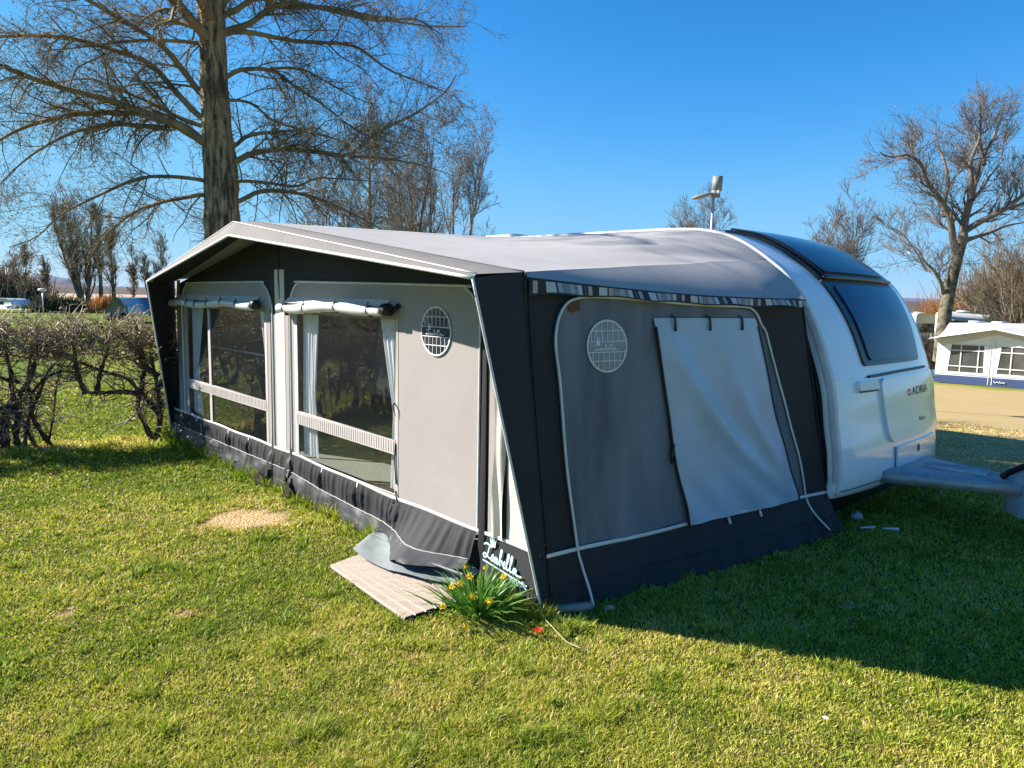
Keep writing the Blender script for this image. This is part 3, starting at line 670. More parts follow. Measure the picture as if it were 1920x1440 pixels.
brush('field_hedge', 'brown hedge along the campsite edge below the tan field', 'hedge', [(at(-.78, 70), 70), (at(-.64, 72), 72), (at(-.52, 74), 74), (at(-.40, 76), 76)], 1.2, .8, 5000, M['bushb'], 63)
brush('rust_bush', 'rust-coloured low bush at the foot of the left background trees', 'bush', [(at(-.585, 60), 60), (at(-.545, 61), 61)], 1., 1.1, 1200, M['willow'], 64)
brush('olive_bush', 'olive green bush left of the five-stemmed tree', 'bush', [(at(-.66, 58), 58), (at(-.615, 59), 59)], 1.1, 1.2, 1500, M['bushg'], 65)
brush('scrub', 'pale budding scrub at the far left edge beyond the hedge', 'bush', [(at(-.74, 75), 75), (at(-.675, 76), 76)], 3, 3.2, 2500, M['twigo'], 66)
brush('heath_scrub', 'dark scrub on the slope behind the caravan on the right', 'bush', [(at(.50, 90), 90), (at(.62, 90), 90)], 3, 2.6, 3500, M['bushb'], 67)
brush('field_bush', 'brown bush round the foot of the mossy tree on the right', 'bush', [(at(.572, 44), 44), (at(.60, 42), 42), (at(.635, 44), 44)], 1.4, 1.9, 2600, M['bushb'], 69)
brush('reflected_hedge', 'brown hedge out of view left of the lawn, reflected in the awning windows', 'hedge', [(-16, 5), (-17, 12), (-19, 20)], .6, 1.9, 4200, M['hedget'], 68, rad=.012)  # unseen hedge set out of view for the window reflections

# ------------------------------------------------------------ hawthorn hedge by the awning
HD = np.array([.88518, .46525, 0]); HN = np.array([-.46525, .88518, 0]); H0 = np.array([-5.598, 7.623, 0])
def HW(s, z, off=0.): return H0 + s * HD + off * HN + np.array([0, 0, z])
STEMS = {
'r1': [(1.51, -.03), (1.45, 0.17), (1.37, 0.37), (1.36, 0.56), (1.42, 0.81), (1.4, 1.06), (1.37, 1.31)],
'r2': [(1.51, -.03), (1.57, 0.23), (1.5, 0.41), (1.41, 0.59), (1.46, 0.87), (1.4, 1.18), (1.34, 1.43)],
'r3': [(1.53, -.03), (1.59, 0.29), (1.59, 0.58), (1.54, 0.8), (1.5, 1.06)],
'h1': [(1.36, 0.58), (1.2, 0.6), (1.04, 0.6), (0.81, 0.61)],
'v1': [(0.82, 0.61), (0.79, 0.75), (0.76, 0.92), (0.74, 1.1), (0.76, 1.28), (0.72, 1.43)],
'v2': [(0.95, 0.61), (0.98, 0.79), (1.04, 0.94), (1.07, 1.1), (1.06, 1.25), (1.02, 1.36)],
'd1': [(1.38, 0.59), (1.24, 0.74), (1.08, 0.82), (0.95, 0.87), (0.79, 0.95), (0.67, 1.0), (0.52, 1.1), (0.45, 1.19)],
'd2': [(1.6, 0.77), (1.49, 0.87), (1.4, 1.03), (1.28, 1.19), (1.15, 1.37)],
'd3': [(1.55, 0.6), (1.7, 0.8), (1.78, 1.0), (1.82, 1.3)],
'l1': [(0.18, -0.05), (0.15, 0.17), (0.18, 0.37), (0.22, 0.58), (0.31, 0.75), (0.37, 0.96), (0.39, 1.14), (0.43, 1.31)],
'l2': [(0.05, -0.03), (0.04, 0.26), (0.08, 0.44), (0.18, 0.55)],
'l3': [(0.17, 0.43), (0.14, 0.67), (0.12, 0.85), (0.1, 1.08), (0.09, 1.31)],
'l4': [(0.22, -.03), (0.26, 0.25), (0.31, 0.49), (0.3, 0.72), (0.3, 0.9), (0.35, 1.14), (0.4, 1.37)],
'l5': [(0.50, -.03), (0.36, 0.27), (0.32, 0.43), (0.4, 0.63), (0.48, 0.84), (0.56, 0.95)],
'l6': [(0.34, -.03), (0.25, 0.19), (0.24, 0.28)],
'l7': [(-.15, 0.43), (0.03, 0.47), (0.17, 0.51), (0.24, 0.46)],
'l8': [(0.46, -.03), (0.51, 0.41), (0.57, 0.71), (0.63, 0.95)],
'l9': [(-.05, -.03), (-.1, .3), (-.08, .6), (-.2, .9), (-.15, 1.2)],
'la': [(.30, .6), (.45, .78), (.62, .86), (.80, .84)],
'lb': [(.2, .75), (-.05, .82), (-.3, .8)],
}
SR = dict(r1=.035, r2=.035, r3=.04, h1=.034, v1=.032, v2=.028, d1=.024, d2=.036, d3=.03, l1=.04, l2=.06, l3=.03, l4=.028, l5=.03, l6=.028, l7=.026, l8=.014, l9=.045, la=.02, lb=.022)
def hawthorn(keys, label, seed, srange, ntop, base):
    g = np.random.default_rng(seed); root = empty('hawthorn_hedge', tuple(HW(base, 0)))
    tag(root, label, 'hedge', 'laid hawthorn hedge beside the awning')
    P = []; Rr = []
    for k in keys:
        off = g.uniform(-.12, .12); l = STEMS[k]
        pts = np.array([HW(s + g.normal(0, .012), z, off * i / len(l) + g.normal(0, .02)) for i, (s, z) in enumerate(l)])
        P.append(resamp(pts, 22)); r = SR[k] * np.linspace(1, .4, 22) * (1 + .25 * np.sin(np.arange(22) * 1.9 + g.uniform(0, 6))); Rr.append(r)
    P = np.array(P); Rr = np.array(Rr)
    for i, k in enumerate(keys):
        MB().tubes(P[i:i + 1], Rr[i:i + 1], 8).make('stem', M['hedge'], root, smooth=True)
    m = MB()
    p1, r1 = spawn(P, Rr, 36 * len(keys), .45, 1.1, .0, .28, 7, .15, .35, .003, g); m.tubes(p1, r1, 4)
    # dense clipped top: short stems in the upper band
    s = g.uniform(*srange, ntop); z = .96 + .34 * g.random(ntop); off = g.normal(0, .16, ntop)
    st = H0 + s[:, None] * HD + off[:, None] * HN + np.stack([0 * z, 0 * z, z], -1)
    d = np.stack([g.normal(0, .8, ntop), g.normal(0, .8, ntop), g.uniform(.0, 1.2, ntop)], -1); pts = [st]; sl = g.uniform(.05, .11, ntop)[:, None]
    for k in range(5):
        d /= np.linalg.norm(d, axis=1, keepdims=True); pts.append(pts[-1] + d * sl); d = d + g.normal(size=d.shape) * .38
    pt = np.stack(pts, 1); lim = 1.45 + .10 * vn(s, s * 0, .2, 5) + .02 * g.random(ntop); pt[:, :, 2] = np.minimum(pt[:, :, 2], lim[:, None] + .02 * np.arange(6)[None])
    rt = np.broadcast_to(np.linspace(.0055, .003, 6), (ntop, 6)); m.tubes(pt, rt, 3)
    p2, r2 = spawn(np.concatenate([p1[:, [0, 1, 2, 3, 5, 6]], pt]), np.concatenate([r1[:, :6], rt]), ntop * 3, .15, .9, .04, .35, 5, .1, .7, .0022, g); m.tubes(p2, r2, 3)
    keep = pt; 
    m.make('twigs', M['hedget'], root)
    hi = p2[p2[:, -1, 2] > .95]
    buds(hi, int(ntop * 3.5), .015, g).make('young_leaves', M['hbud'], root)
    # low brambly growth
    return root
hawthorn(['l1', 'l2', 'l3', 'l4', 'l5', 'l6', 'l7', 'l8', 'l9', 'la', 'lb'], 'dense left half of the laid hawthorn hedge with several thick stems', 71, (-.55, .62), 480, .2)
hawthorn(['r1', 'r2', 'r3', 'h1', 'v1', 'v2', 'd1', 'd2', 'd3'], 'open right half of the hawthorn hedge with one crooked trunk touching the awning', 72, (.55, 2.2), 560, 1.5)
# the hedge carries on out of the left of the picture
def hedge_rest():
    g = np.random.default_rng(75)
    root = empty('hawthorn_hedge', (-7.2, 6.6, 0)); tag(root, 'leftmost stretch of hawthorn hedge running out of the picture', 'hedge', 'laid hawthorn hedge beside the awning')
    path = resamp(np.array([(-6.0, 7.42, 0), (-6.7, 6.9, 0), (-7.6, 6.6, 0), (-8.2, 6.2, 0), (-9.5, 6.1, 0)]), 60)
    st = path[g.integers(0, 60, 30)] + g.normal(size=(30, 3)) * [.1, .1, 0]; P = []
    for b in st:
        t = np.linspace(0, 1, 6)[:, None]; P.append(resamp(b + np.array([0, 0, 1.3]) * t + g.normal(size=(6, 3)) * .08 * t, 12))
    P = np.array(P); Rr = np.broadcast_to(np.linspace(.035, .012, 12), (30, 12))
    MB().tubes(P, Rr, 6).make('stems', M['hedge'], root)
    m = MB(); p1, r1 = spawn(P, Rr, 900, .5, 1.1, 0, .25, 7, .2, .35, .004, g); m.tubes(p1, r1, 4)
    p2, r2 = spawn(p1, r1, 8000, .25, .9, .05, .3, 5, .1, .6, .003, g); m.tubes(p2, r2, 3); m.make('twigs', M['hedget'], root)
hedge_rest()
# =====SPLIT=====

# ------------------------------------------------------------ caravan
CB0, CB1 = 2.70, 5.0
PROF = catmull(np.array([(-.42, .26), (-.475, .36), (-.465, .6), (-.425, .83), (-.385, 1.1), (-.32, 1.32), (-.22, 1.58), (-.1, 1.80), (.03, 1.97), (.2, 2.11), (.42, 2.25), (.68, 2.345), (1.0, 2.385), (1.6, 2.40), (3.2, 2.42), (5.2, 2.44), (6.2, 2.36), (6.6, 2.15), (6.8, 1.75), (6.9, 1.2), (6.92, .6), (6.88, .3)]), 8)
_pl = np.concatenate([[0], np.cumsum(np.linalg.norm(np.diff(PROF, axis=0), axis=1))])
_tn = np.gradient(PROF, axis=0); _tn /= np.linalg.norm(_tn, axis=1, keepdims=True); PNRM = np.stack([-_tn[:, 1], _tn[:, 0]], -1)   # outward
def s_of_z(z):      # arc length on the front face at height z
    k = int(np.argmax(PROF[:, 1])); f = PROF[:170]; i = np.argmax(f[:, 1] > z); return np.interp(z, f[max(i - 1, 0):i + 1, 1], _pl[max(i - 1, 0):i + 1])
def s_of_a(a): f = PROF[20:]; return np.interp(a, np.maximum.accumulate(f[:, 0]), _pl[20:])
def csurf(s, b, off=0.):
    s = np.asarray(s, float); b = np.asarray(b, float); s, b = np.broadcast_arrays(s, b); off = np.asarray(off, float)
    a = np.interp(s, _pl, PROF[:, 0]); z = np.interp(s, _pl, PROF[:, 1]); na = np.interp(s, _pl, PNRM[:, 0]); nz = np.interp(s, _pl, PNRM[:, 1])
    e = np.clip(np.minimum(b - CB0, CB1 - b), 0, None); rad = .07
    ins = np.where(e < rad, rad - np.sqrt(np.maximum(rad ** 2 - (rad - e) ** 2, 0)), 0)
    front = np.clip((.6 - a) / .8, 0, 1); bul = .10 * (1 - np.abs((b - 3.85) / 1.15) ** 2.5) * front
    crown = .035 * (1 - ((b - 3.85) / 1.15) ** 2) * (1 - front)
    o = off - ins
    return W(a + na * o - bul, b, z + nz * o + crown)
def caravan():
    root = empty('caravan', tuple(W(3.2, 3.85, 0)), ROT)
    tag(root, 'white caravan with dark wraparound front window, joined to the grey awning', 'caravan')
    S = np.linspace(0, _pl[-1], 260); Bq = np.concatenate([CB0 + np.array([0, .004, .012, .025, .045, .07]), np.linspace(CB0 + .12, CB1 - .12, 24), CB1 - np.array([.07, .045, .025, .012, .004, 0])])
    m = MB(); m.grid(lambda s, b: csurf(s, b), S, Bq)
    for b in (CB0, CB1):
        ring = csurf(S, np.full_like(S, b)); m.add(ring, [tuple(range(len(ring))) if b == CB1 else tuple(range(len(ring)))[::-1]])
    ring = np.vstack([csurf(S[:1], Bq[:, None]).reshape(-1, 3), csurf(S[-1:], Bq[::-1, None]).reshape(-1, 3)]); m.add(ring, [tuple(range(len(ring)))])
    m.make('body', M['caravan'], root, smooth=True)
    def patch(name, sv, b0, b1, off, material, parent=root, bfun=None, ns=24, nb=18, rc=.05, smooth=True, th=None):
        """a raised panel on the nose; corners rounded, closed at its rim"""
        s0, s1 = sv; n = 40
        P = []
        for x, y, a0 in [(1, 1, 0), (-1, 1, 90), (-1, -1, 180), (1, -1, 270)]:
            for k in range(7):
                an = R(a0 + 90 * k / 6); P.append(((1 if x > 0 else 0), (1 if y > 0 else 0), math.cos(an), math.sin(an), x, y))
        rows = np.linspace(0, 1, ns)
        # grid with rounded corner clipping of b range at each row
        H = abs(s1 - s0)
        def f(u_, v_):
            s = s0 + (s1 - s0) * u_; lo, hi = (bfun(u_) if bfun else (b0 + 0 * u_, b1 + 0 * u_))
            du = np.minimum(u_, 1 - u_) * H; cut = np.where(du < rc, rc - np.sqrt(np.maximum(rc ** 2 - (rc - du) ** 2, 0)), 0)
            lo, hi = lo + cut, hi - cut
            return s, lo + (hi - lo) * v_
        uu = np.concatenate([[0, .004, .012, .03], np.linspace(.06, .94, ns), [.97, .988, .996, 1]]); vv = np.linspace(0, 1, nb)
        m = MB()
        def top(u_, v_): s, b = f(u_, v_); return csurf(s, b, off)
        m.grid(top, uu, vv)
        for v0 in (0., 1.):
            def rim(u_, t): s, b = f(u_, np.full_like(u_, v0)); return csurf(s, b, off * t + (t - 1) * .004)
            m.grid(rim, uu, np.array([0, 1.]), flip=v0 > .5)
        for u0 in (0., 1.):
            def rim(v_, t): s, b = f(np.full_like(v_, u0), v_); return csurf(s, b, off * t + (t - 1) * .004)
            m.grid(rim, vv, np.array([0, 1.]), flip=u0 < .5)
        return m.make(name, material, parent, smooth=False)
    zt = s_of_z
    # front window and the skylight over it
    wf = lambda u_: (3.21 - .07 * u_, 4.46 + .22 * u_)
    fr = patch('front_window', (zt(1.27), zt(1.962)), 0, 0, .018, M['cblack'], bfun=wf, rc=.04)
    patch('window_pane', (zt(1.31), zt(1.90)), 0, 0, .030, M['cglass'], fr, bfun=lambda u_: (3.30 - .05 * u_, 4.43 + .20 * u_), rc=.05)
    s_top = s_of_a(.86)
    sf = patch('skylight', (zt(1.945), s_top), 0, 0, .024, M['cblack'], bfun=lambda u_: (3.13 + .0 * u_, 4.68 + .0 * u_), rc=.04, ns=40)
    patch('skylight_pane', (zt(2.0), s_top - .02), 0, 0, .040, M['cglass2'], sf, bfun=lambda u_: (3.27 + .0 * u_, 4.60 + .0 * u_), rc=.04, ns=40)
    m = MB(); m.tubes(csurf(np.linspace(zt(1.96), s_top - .03, 40), np.full(40, 3.205), .034)[None], np.full((1, 40), .010), 6); m.make('trim_strip', M['cblack'], sf)
    m = MB(); bb = np.linspace(3.17, 4.66, 30); m.tubes(csurf(np.full(30, zt(1.955)), bb, .034)[None], np.full((1, 30), .016), 8, True); m.make('skylight_bar', M['cblack'], sf)
    # lower nose mouldings
    patch('front_panel', (zt(.30), zt(1.175)), CB0 + .035, CB1 - .02, .013, M['caravan'], rc=.03)
    lid = patch('locker_lid', (zt(.63), zt(1.16)), 0, 0, .040, M['caravan'], bfun=lambda u_: (3.46 - .09 * u_, 4.80 + 0 * u_), rc=.10)
    patch('lower_cover', (zt(.36), zt(.585)), 3.60, 4.72, .034, M['caravan'], rc=.04)
    def line(pts, r=.0045, off=.030):
        m = MB(); p = resamp(np.array([(s, b, 0) for s, b in pts]), 40, 6); m.tubes(csurf(p[:, 0], p[:, 1], off)[None], np.full((1, 40), r), 5); m.make('seam_and_shadow_line', M['seam'], root)
    line([(zt(1.185), 3.24), (zt(1.20), 3.9), (zt(1.20), 4.62)], .013, .012)  # dark strip standing for the shadow in the slot above the lid
    line([(zt(.335), 2.75), (zt(.35), 3.2), (zt(.35), 3.57)], .004, .022)
    line([(zt(.30), 3.585), (zt(.59), 3.585)], .004, .022)
    for b0, b1 in ((3.02, 3.33), (4.80, 4.95)):
        patch('marker_light', (zt(1.085), zt(1.15)), b0, b1, .045, M['cwarm'], rc=.012, ns=6, nb=8)
        MB().tubes(csurf(np.full(6, zt(1.075)), np.linspace(b0 + .01, b1 - .01, 6), .036)[None], np.full((1, 6), .007), 5).make('light_underside_shade', M['seam'], root)  # dark strip painted in for the shade below each marker light
    m = MB(); an = np.linspace(0, 2 * np.pi, 15)[:-1]
    m.add(csurf(zt(.52) + .035 * np.sin(an), 4.10 + .028 * np.cos(an), .038), [tuple(range(14))]); m.make('lock', M['black'], root)
    # awning rail along the near edge of the body
    ss = np.linspace(zt(.40), s_of_a(6.3), 200)
    m = MB(); pr_ = [(-.014, -.030), (-.014, .012), (-.008, .020), (.030, .020), (.034, .004)]
    def rl(s, k):
        q = np.array(pr_)[k.astype(int)]; base = csurf(s, np.full_like(s, CB0 + .075), 0.); top_ = csurf(s, np.full_like(s, CB0 + .075), 1.)
        return base + (top_ - base) * q[..., 1:] + V * (q[..., :1] - .075)
    m.grid(rl, ss, np.arange(5)); m.make('awning_rail', M['pipe'], root)
    m = MB(); m.tubes(csurf(ss, np.full_like(ss, CB0 + .050), .004)[None], np.full((1, 200), .010), 6); m.make('roof_edge_trim', M['cwarm'], root, smooth=True)
    m = MB(); m.tubes(csurf(ss, np.full_like(ss, CB1 - .02), .006)[None], np.full((1, 200), .016), 6); m.make('roof_edge_trim', M['cwarm'], root, smooth=True)
    # roof vents
    for a0, b0, la, lb in ((4.18, 3.6, .62, .5), (1.9, 4.2, .4, .4)):
        c = W(a0, b0, 2.50); MB().box(c, (la, lb, .09), np.array([U, V, [0, 0, 1]])).box(c + [0, 0, .05], (la * .9, lb * .9, .03), np.array([U, V, [0, 0, 1]])).make('roof_vent', M['cwarm'], root)
    # chassis, wheels
    for b0 in (2.98, 4.72):
        m = MB(); cc = W(3.0, b0, .32); th = np.linspace(0, 2 * np.pi, 33)
        prof = [(.0, -.08), (.2, -.09), (.31, -.09), (.33, -.06), (.33, .06), (.31, .09), (.2, .09), (0, .08)]
        def f(t, k): q = np.array(prof)[k.astype(int)]; return cc + q[..., :1] * (np.cos(t)[..., None] * U + np.sin(t)[..., None] * np.array([0, 0, 1.])) + q[..., 1:] * V
        m.grid(f, th, np.arange(len(prof))); m.make('wheel', M['tyre'], root, smooth=True)
    MB().box(W(3.2, 3.3, .24), (5.8, .06, .1), np.array([U, V, [0, 0, 1]])).box(W(3.2, 4.4, .24), (5.8, .06, .1), np.array([U, V, [0, 0, 1]])).make('chassis', M['galv'], root)
    # drawbar
    m = MB()
    for sgn in (-1, 1):
        p0 = W(-.30, 3.85 + sgn * .58, .34); p1 = W(-1.62, 3.85 + sgn * .04, .36); d = (p1 - p0); L = np.linalg.norm(d); d /= L; s_ = np.cross([0, 0, 1.], d)
        m.box((p0 + p1) / 2 + [0, 0, .02], (L, .05, .085), np.array([d, s_, [0, 0, 1]]))
    m.make('drawbar', M['galv'], root)
    m = MB()
    top = [(-.38, -.60), (-1.14, -.15), (-1.24, -.11), (-1.24, .11), (-1.14, .15), (-.38, .60)]
    z = lambda a: .425 - .02 * ((a + .4) / -1.)
    m.add([W(a, 3.85 + b, z(a)) for a, b in top] + [W(a, 3.85 + b * 1.02, z(a) - .035) for a, b in top], [tuple(range(6))[::-1]] + [(i, (i + 1) % 6, 6 + (i + 1) % 6, 6 + i) for i in range(6)])
    m.add([W(-.72, 3.82, .436), W(-1.18, 3.80, .446), W(-1.22, 3.85, .446), W(-1.18, 3.90, .446), W(-.72, 3.88, .436), W(-.8, 3.85, .462), W(-1.18, 3.85, .480)], [(0, 1, 6, 5), (1, 2, 6), (2, 3, 6), (3, 4, 5, 6), (0, 5, 4)])
    m.make('drawbar_cover', M['plas'], root)
    hub = MB(); hub.tube([W(-1.20, 3.85, .385), W(-1.42, 3.85, .385), W(-1.60, 3.85, .38)], [.062, .055, .045], 12); hub.make('coupling_head', M['plas'], root)
    def hd(t, z):
        k = (z - .17) / .50; rr = .10 + .075 * np.sin(np.pi * np.clip(1 - k, 0, 1) * .75); rr = rr * (1 + .10 * np.sin(t * 5 + z * 9)) * np.where(k > .93, .6, 1)
        return W(-1.53 - .10 * k + rr * np.cos(t) * 1.2, 3.85 + rr * np.sin(t), z)
    MB().grid(hd, np.linspace(0, 2 * np.pi, 33), np.concatenate([np.linspace(.17, .64, 14), [.66, .67]])).make('coupling_hood', M['hood'], root, smooth=True)
    MB().tube([W(-1.30, 3.80, .44), W(-1.36, 3.80, .50), W(-1.50, 3.74, .60), W(-1.62, 3.72, .68)], [.026, .028, .022, .018], 8, smooth=4).make('handbrake_lever', M['cblack'], root)
    jw = MB().tube([W(-1.60, 3.68, .14), W(-1.60, 3.68, .40)], .024, 10).make('jockey_wheel', M['galv'], root)
    m = MB(); m.tubes(np.array([[W(-1.60, 3.635, .09), W(-1.60, 3.645, .09), W(-1.60, 3.715, .09), W(-1.60, 3.725, .09)]]), np.array([[.04, .075, .075, .04]]), 16, True); m.make('tyre', M['tyre'], jw)
    # writing on the locker lid
    def words(txt, size, s0, b0, material, name, off=.0425, sx=1.):
        cu = bpy.data.curves.new(name, 'FONT'); cu.body = txt; cu.size = 1; cu.resolution_u = 3
        ob = bpy.data.objects.new('t', cu); COL.objects.link(ob); bpy.context.view_layer.update()
        me = ob.evaluated_get(bpy.context.evaluated_depsgraph_get()).to_mesh()
        v = np.array([q.co for q in me.vertices]); fs = [tuple(p.vertices) for p in me.polygons]
        bpy.data.objects.remove(ob)
        m = MB(); m.add(csurf(s0 + v[:, 1] * size, b0 + v[:, 0] * size * sx, off), fs); return m.make(name, material, lid)
    words('ADRIA', .098, zt(.985), 4.02, M['textg'], 'brand_lettering', sx=1.55)
    words('Adora', .060, zt(.745), 4.14, M['textg'], 'model_lettering', sx=1.25)
    m = MB(); k = np.linspace(0, 2 * np.pi, 21)[:-1]; e = np.linspace(0, 2 * np.pi, 21)
    def q(t, r): return csurf(zt(1.012) + .032 * np.sin(t) * r, 3.945 + .034 * np.cos(t) * r, .0425)
    m.grid(q, np.linspace(R(28), R(332), 20), np.array([.55, 1.])); m.add(csurf(zt(1.012) + np.array([-.034, .034, .02, -.02]), 3.985 + np.array([.008, -.006, -.018, -.008]), .0430), [(0, 1, 2, 3)])
    m.make('brand_emblem', M['textr'], lid)
    return root
caravan()

# ------------------------------------------------------------ awning
def awning():
    root = empty('caravan_awning', tuple(C0), ROT)
    tag(root, 'large grey and charcoal caravan awning with gabled roof and two windows', 'awning')
    fw = lambda a, z, off=0.: W(a, -np.asarray(off, float), z)
    sw = lambda b, z, off=0.: W(-.1556 * np.asarray(b) + .0649 * np.asarray(z) - np.asarray(off, float), b, z)
    NF = -V; NS = -U
    Rc = W(.10, -.45, 1.855); Pk = W(3.2, -.45, 2.225); Lc = W(5.53, -.42, 1.865)
    PkT = W(3.2, -.41, 2.335); RcT = W(.105, -.42, 1.875); LcT = W(5.55, -.40, 1.885)
    Q = W(.135, -.06, 1.90); QL = W(5.9, -.02, 1.90); PkS = W(3.2, -.18, 2.355)
    # ---- roof
    rail_r = [s_of_z(2.10)]; s_m = s_of_a(3.2); s_l = s_of_a(6.2) + .15
    def rail(u_):    # u 0 = crease on the near side .. 1 = ridge .. 2 = far side
        s = np.where(u_ <= 1, s_of_z(2.11) + (s_m - s_of_z(2.11)) * np.clip(u_, 0, 1) ** 1.15, s_m + (s_l - s_m) * np.clip(u_ - 1, 0, 1))
        return csurf(s, np.full_like(s, CB0 + .075), .0) - V * .092
    def poly3(u_, A_, B_, C_):
        u_ = np.asarray(u_)[..., None]; return np.where(u_ <= 1, A_ + (B_ - A_) * u_, B_ + (C_ - B_) * (u_ - 1))
    def main(u_, t):
        F = poly3(u_, Q, PkS, QL); G = rail(u_); tt = t[..., None]
        P = F * (1 - tt) + G * tt
        sag = -.055 * np.sin(np.pi * t) * np.sin(np.pi * np.clip(u_, 0, 1)) ** .6 * (u_ <= 1) - .03 * np.sin(np.pi * t) * (u_ > 1)
        ten = .010 * np.sin(u_ * 34 + t * 3) * t ** 3 * np.sin(np.pi * np.minimum(u_, 1)) * np.clip(1 - t, 0, .2) * 5 + .006 * (fbm(u_ * 3, t * 6, .7, 4) - .5)
        fold = .014 * np.sin((t * 2.2 + u_ * 5.) * 9) * np.exp(-((t - .72) / .2) ** 2) * np.exp(-((u_ - .22) / .2) ** 2)
        P[..., 2] += sag + ten + fold
        return P
    m = MB().grid(main, np.concatenate([np.linspace(0, 1, 70), np.linspace(1.02, 2, 40)]), np.linspace(0, 1, 60))
    m.make('roof', M['roof'], root, smooth=True)
    # sloping front band between seam, fold and piped edge
    u_ = np.concatenate([np.linspace(0, 1, 30), np.linspace(1.03, 2, 20)])
    m = MB()
    m.grid(lambda a, t: np.where((t < .5)[..., None], poly3(a, Rc, Pk, Lc), np.where((t < 1.5)[..., None], poly3(a, RcT, PkT, LcT), poly3(a, Q, PkS, QL))), u_, np.array([0, 1, 2.]))
    m.make('roof_front_band', M['roof2'], root)
    m = MB(); m.grid(lambda a, t: np.where((t < .5)[..., None], poly3(a, Rc, Pk, Lc), np.where((t < 1.5)[..., None], poly3(a, RcT, PkT, LcT), poly3(a, Q, PkS, QL))) - np.array([0, 0, .014]) + V * .006, u_, np.array([0, 1, 2.]))
    m.make('roof_lining', M['char'], root)
    def edge(name, A_, B_, C_, r, mt, lift=0.):
        p = poly3(u_, A_, B_, C_) + np.array([0, 0, lift]); m = MB(); m.tubes(p[None], np.full((1, len(p)), r), 6, True); m.make(name, M[mt], root, smooth=True)
    edge('edge_piping', Rc, Pk, Lc, .011, 'pipe'); edge('fold_piping', RcT, PkT, LcT, .0045, 'pipe', .003); edge('roof_seam', Q, PkS, QL, .0035, 'seam', .004)
    # steep side flap of the roof on the near side
    E1 = sw(2.42, 1.80, .05)
    def side(t, k):
        A_ = main(np.zeros_like(t), t); lo0 = sw(-.055, 1.872, .014); L_ = sw(-.055 + 2.46 * t, 1.872 - .075 * t - .028 * np.sin(np.pi * t), .016 + .01 * np.sin(np.pi * t))
        kk = k[..., None]; P = A_ * (1 - kk) + L_ * kk
        s_ = s_of_z(2.11) + (s_of_z(1.77) - s_of_z(2.11)) * k
        railp = csurf(s_, np.full_like(s_, CB0 + .075), .0) - V * .092; wgt = sstep(.82, 1, t)[..., None] * (1 - .85 * kk ** 2)
        bulge = (np.sin(np.pi * k) * .05 * t ** 1.5)[..., None] * (np.array([0, 0, 1.]) * .6 - U * .5)
        return (P + bulge) * (1 - wgt) + railp * wgt
    m = MB().grid(side, np.linspace(0, 1, 60), np.linspace(0, 1, 14)); m.make('roof_side_flap', M['roof'], root, smooth=True)
    # striped valance hanging under it
    def val(t, k):
        P = side(t, np.ones_like(t)); hgt = .058 + .045 * np.exp(-t * 9) - .006 * np.sin(t * 31)
        return P - np.array([0, 0, 1.]) * (k * hgt)[..., None] - U * (.016 + .020 * k * (1 + .8 * np.sin(t * 23)) * sstep(0, .1, t) * sstep(1.02, .9, t))[..., None]
    t = np.linspace(0, 1, 700); kk_ = np.array([0, .15, .16, .5, .86, .87, 1.]); m = MB().grid(val, t, kk_)
    TT, KK = np.meshgrid(t, kk_, indexing='ij')
    va = m.make('valance', stripe_mat(), root, smooth=True, attrs=dict(along=(TT / .152 % 1).ravel(), inner=((KK > .155) & (KK < .865)).astype(float).ravel()))
    # ---- front wall
    def rtop(a):     # underside of the roof at the wall
        return np.interp(a, [-.1, .16, 3.2, 5.9, 6.3], [1.86, 1.885, 2.325, 1.88, 1.84])
    W1, W2 = (3.55, 5.62, .385, 1.60), (1.455, 2.95, .365, 1.60)
    hole = lambda w_: [(w_[0], w_[2]), (w_[1], w_[2]), (w_[1], w_[3]), (w_[0], w_[3])]
    outer = [(.035, .36), (6.12, .40), (5.78, 1.87), (3.2, 2.315), (.15, 1.875)]
    m = MB().poly(outer, [hole(W1), hole(W2)], fw); m.make('front_wall', M['char'], root)
    def rounded(a0, a1, z0, z1, rad, n=8):
        return [(a0, z0), (a1, z0)] + [(a1 - rad + rad * math.cos(t), z1 - rad + rad * math.sin(t)) for t in np.linspace(0, np.pi / 2, n)] + [(a0 + rad - rad * math.sin(t), z1 - rad + rad * math.cos(t)) for t in np.linspace(0, np.pi / 2, n)]
    p1 = rounded(3.40, 5.74, .372, 1.868, .28); p2 = rounded(.555, 3.05, .345, 1.865, .22)
    p2 = [(a, z - (.035 if z > 1.5 and a < 1.2 else 0)) for a, z in p2]
    MB().poly(p1, [hole(W1)], fw, .004).make('wall_panel', M['panel'], root); MB().poly(p2, [hole(W2)], fw, .004).make('wall_panel', M['panel'], root)
    for p in (p1, p2):
        q = np.array([fw(a, z, .008) for a, z in (p[1:] + [p[0]])]); MB().tubes(resamp(q, 160, 2)[None], np.full((1, 160), .0085), 6).make('panel_piping', M['pipe'], root, smooth=True)
    def strip(name, a0, a1, z0, z1, mt, off=.004, nz=2, par=root):
        return MB().poly([(a0, z0), (a1, z0), (a1, z1), (a0, z1)], [], fw, off).make(name, M[mt], par)
    strip('centre_strip', 3.09, 3.40, .39, 1.58, 'panel', .003)
    MB().poly([(3.17, .385), (3.34, .385), (3.345, 1.97), (3.16, 1.97)], [], fw, .006).make('pole_sleeve', M['ivory'], root)
    MB().ribbon([fw(3.255, 1.99, .008), fw(3.262, 1.90, .008), fw(3.245, 1.72, .008)], [.02, .03, .006], NF).make('hanging_strap', M['black'], root)
    MB().tube([fw(3.30, 2.28, .004), fw(3.25, 1.99, .004)], .004, 5).make('wall_seam', M['black'], root)
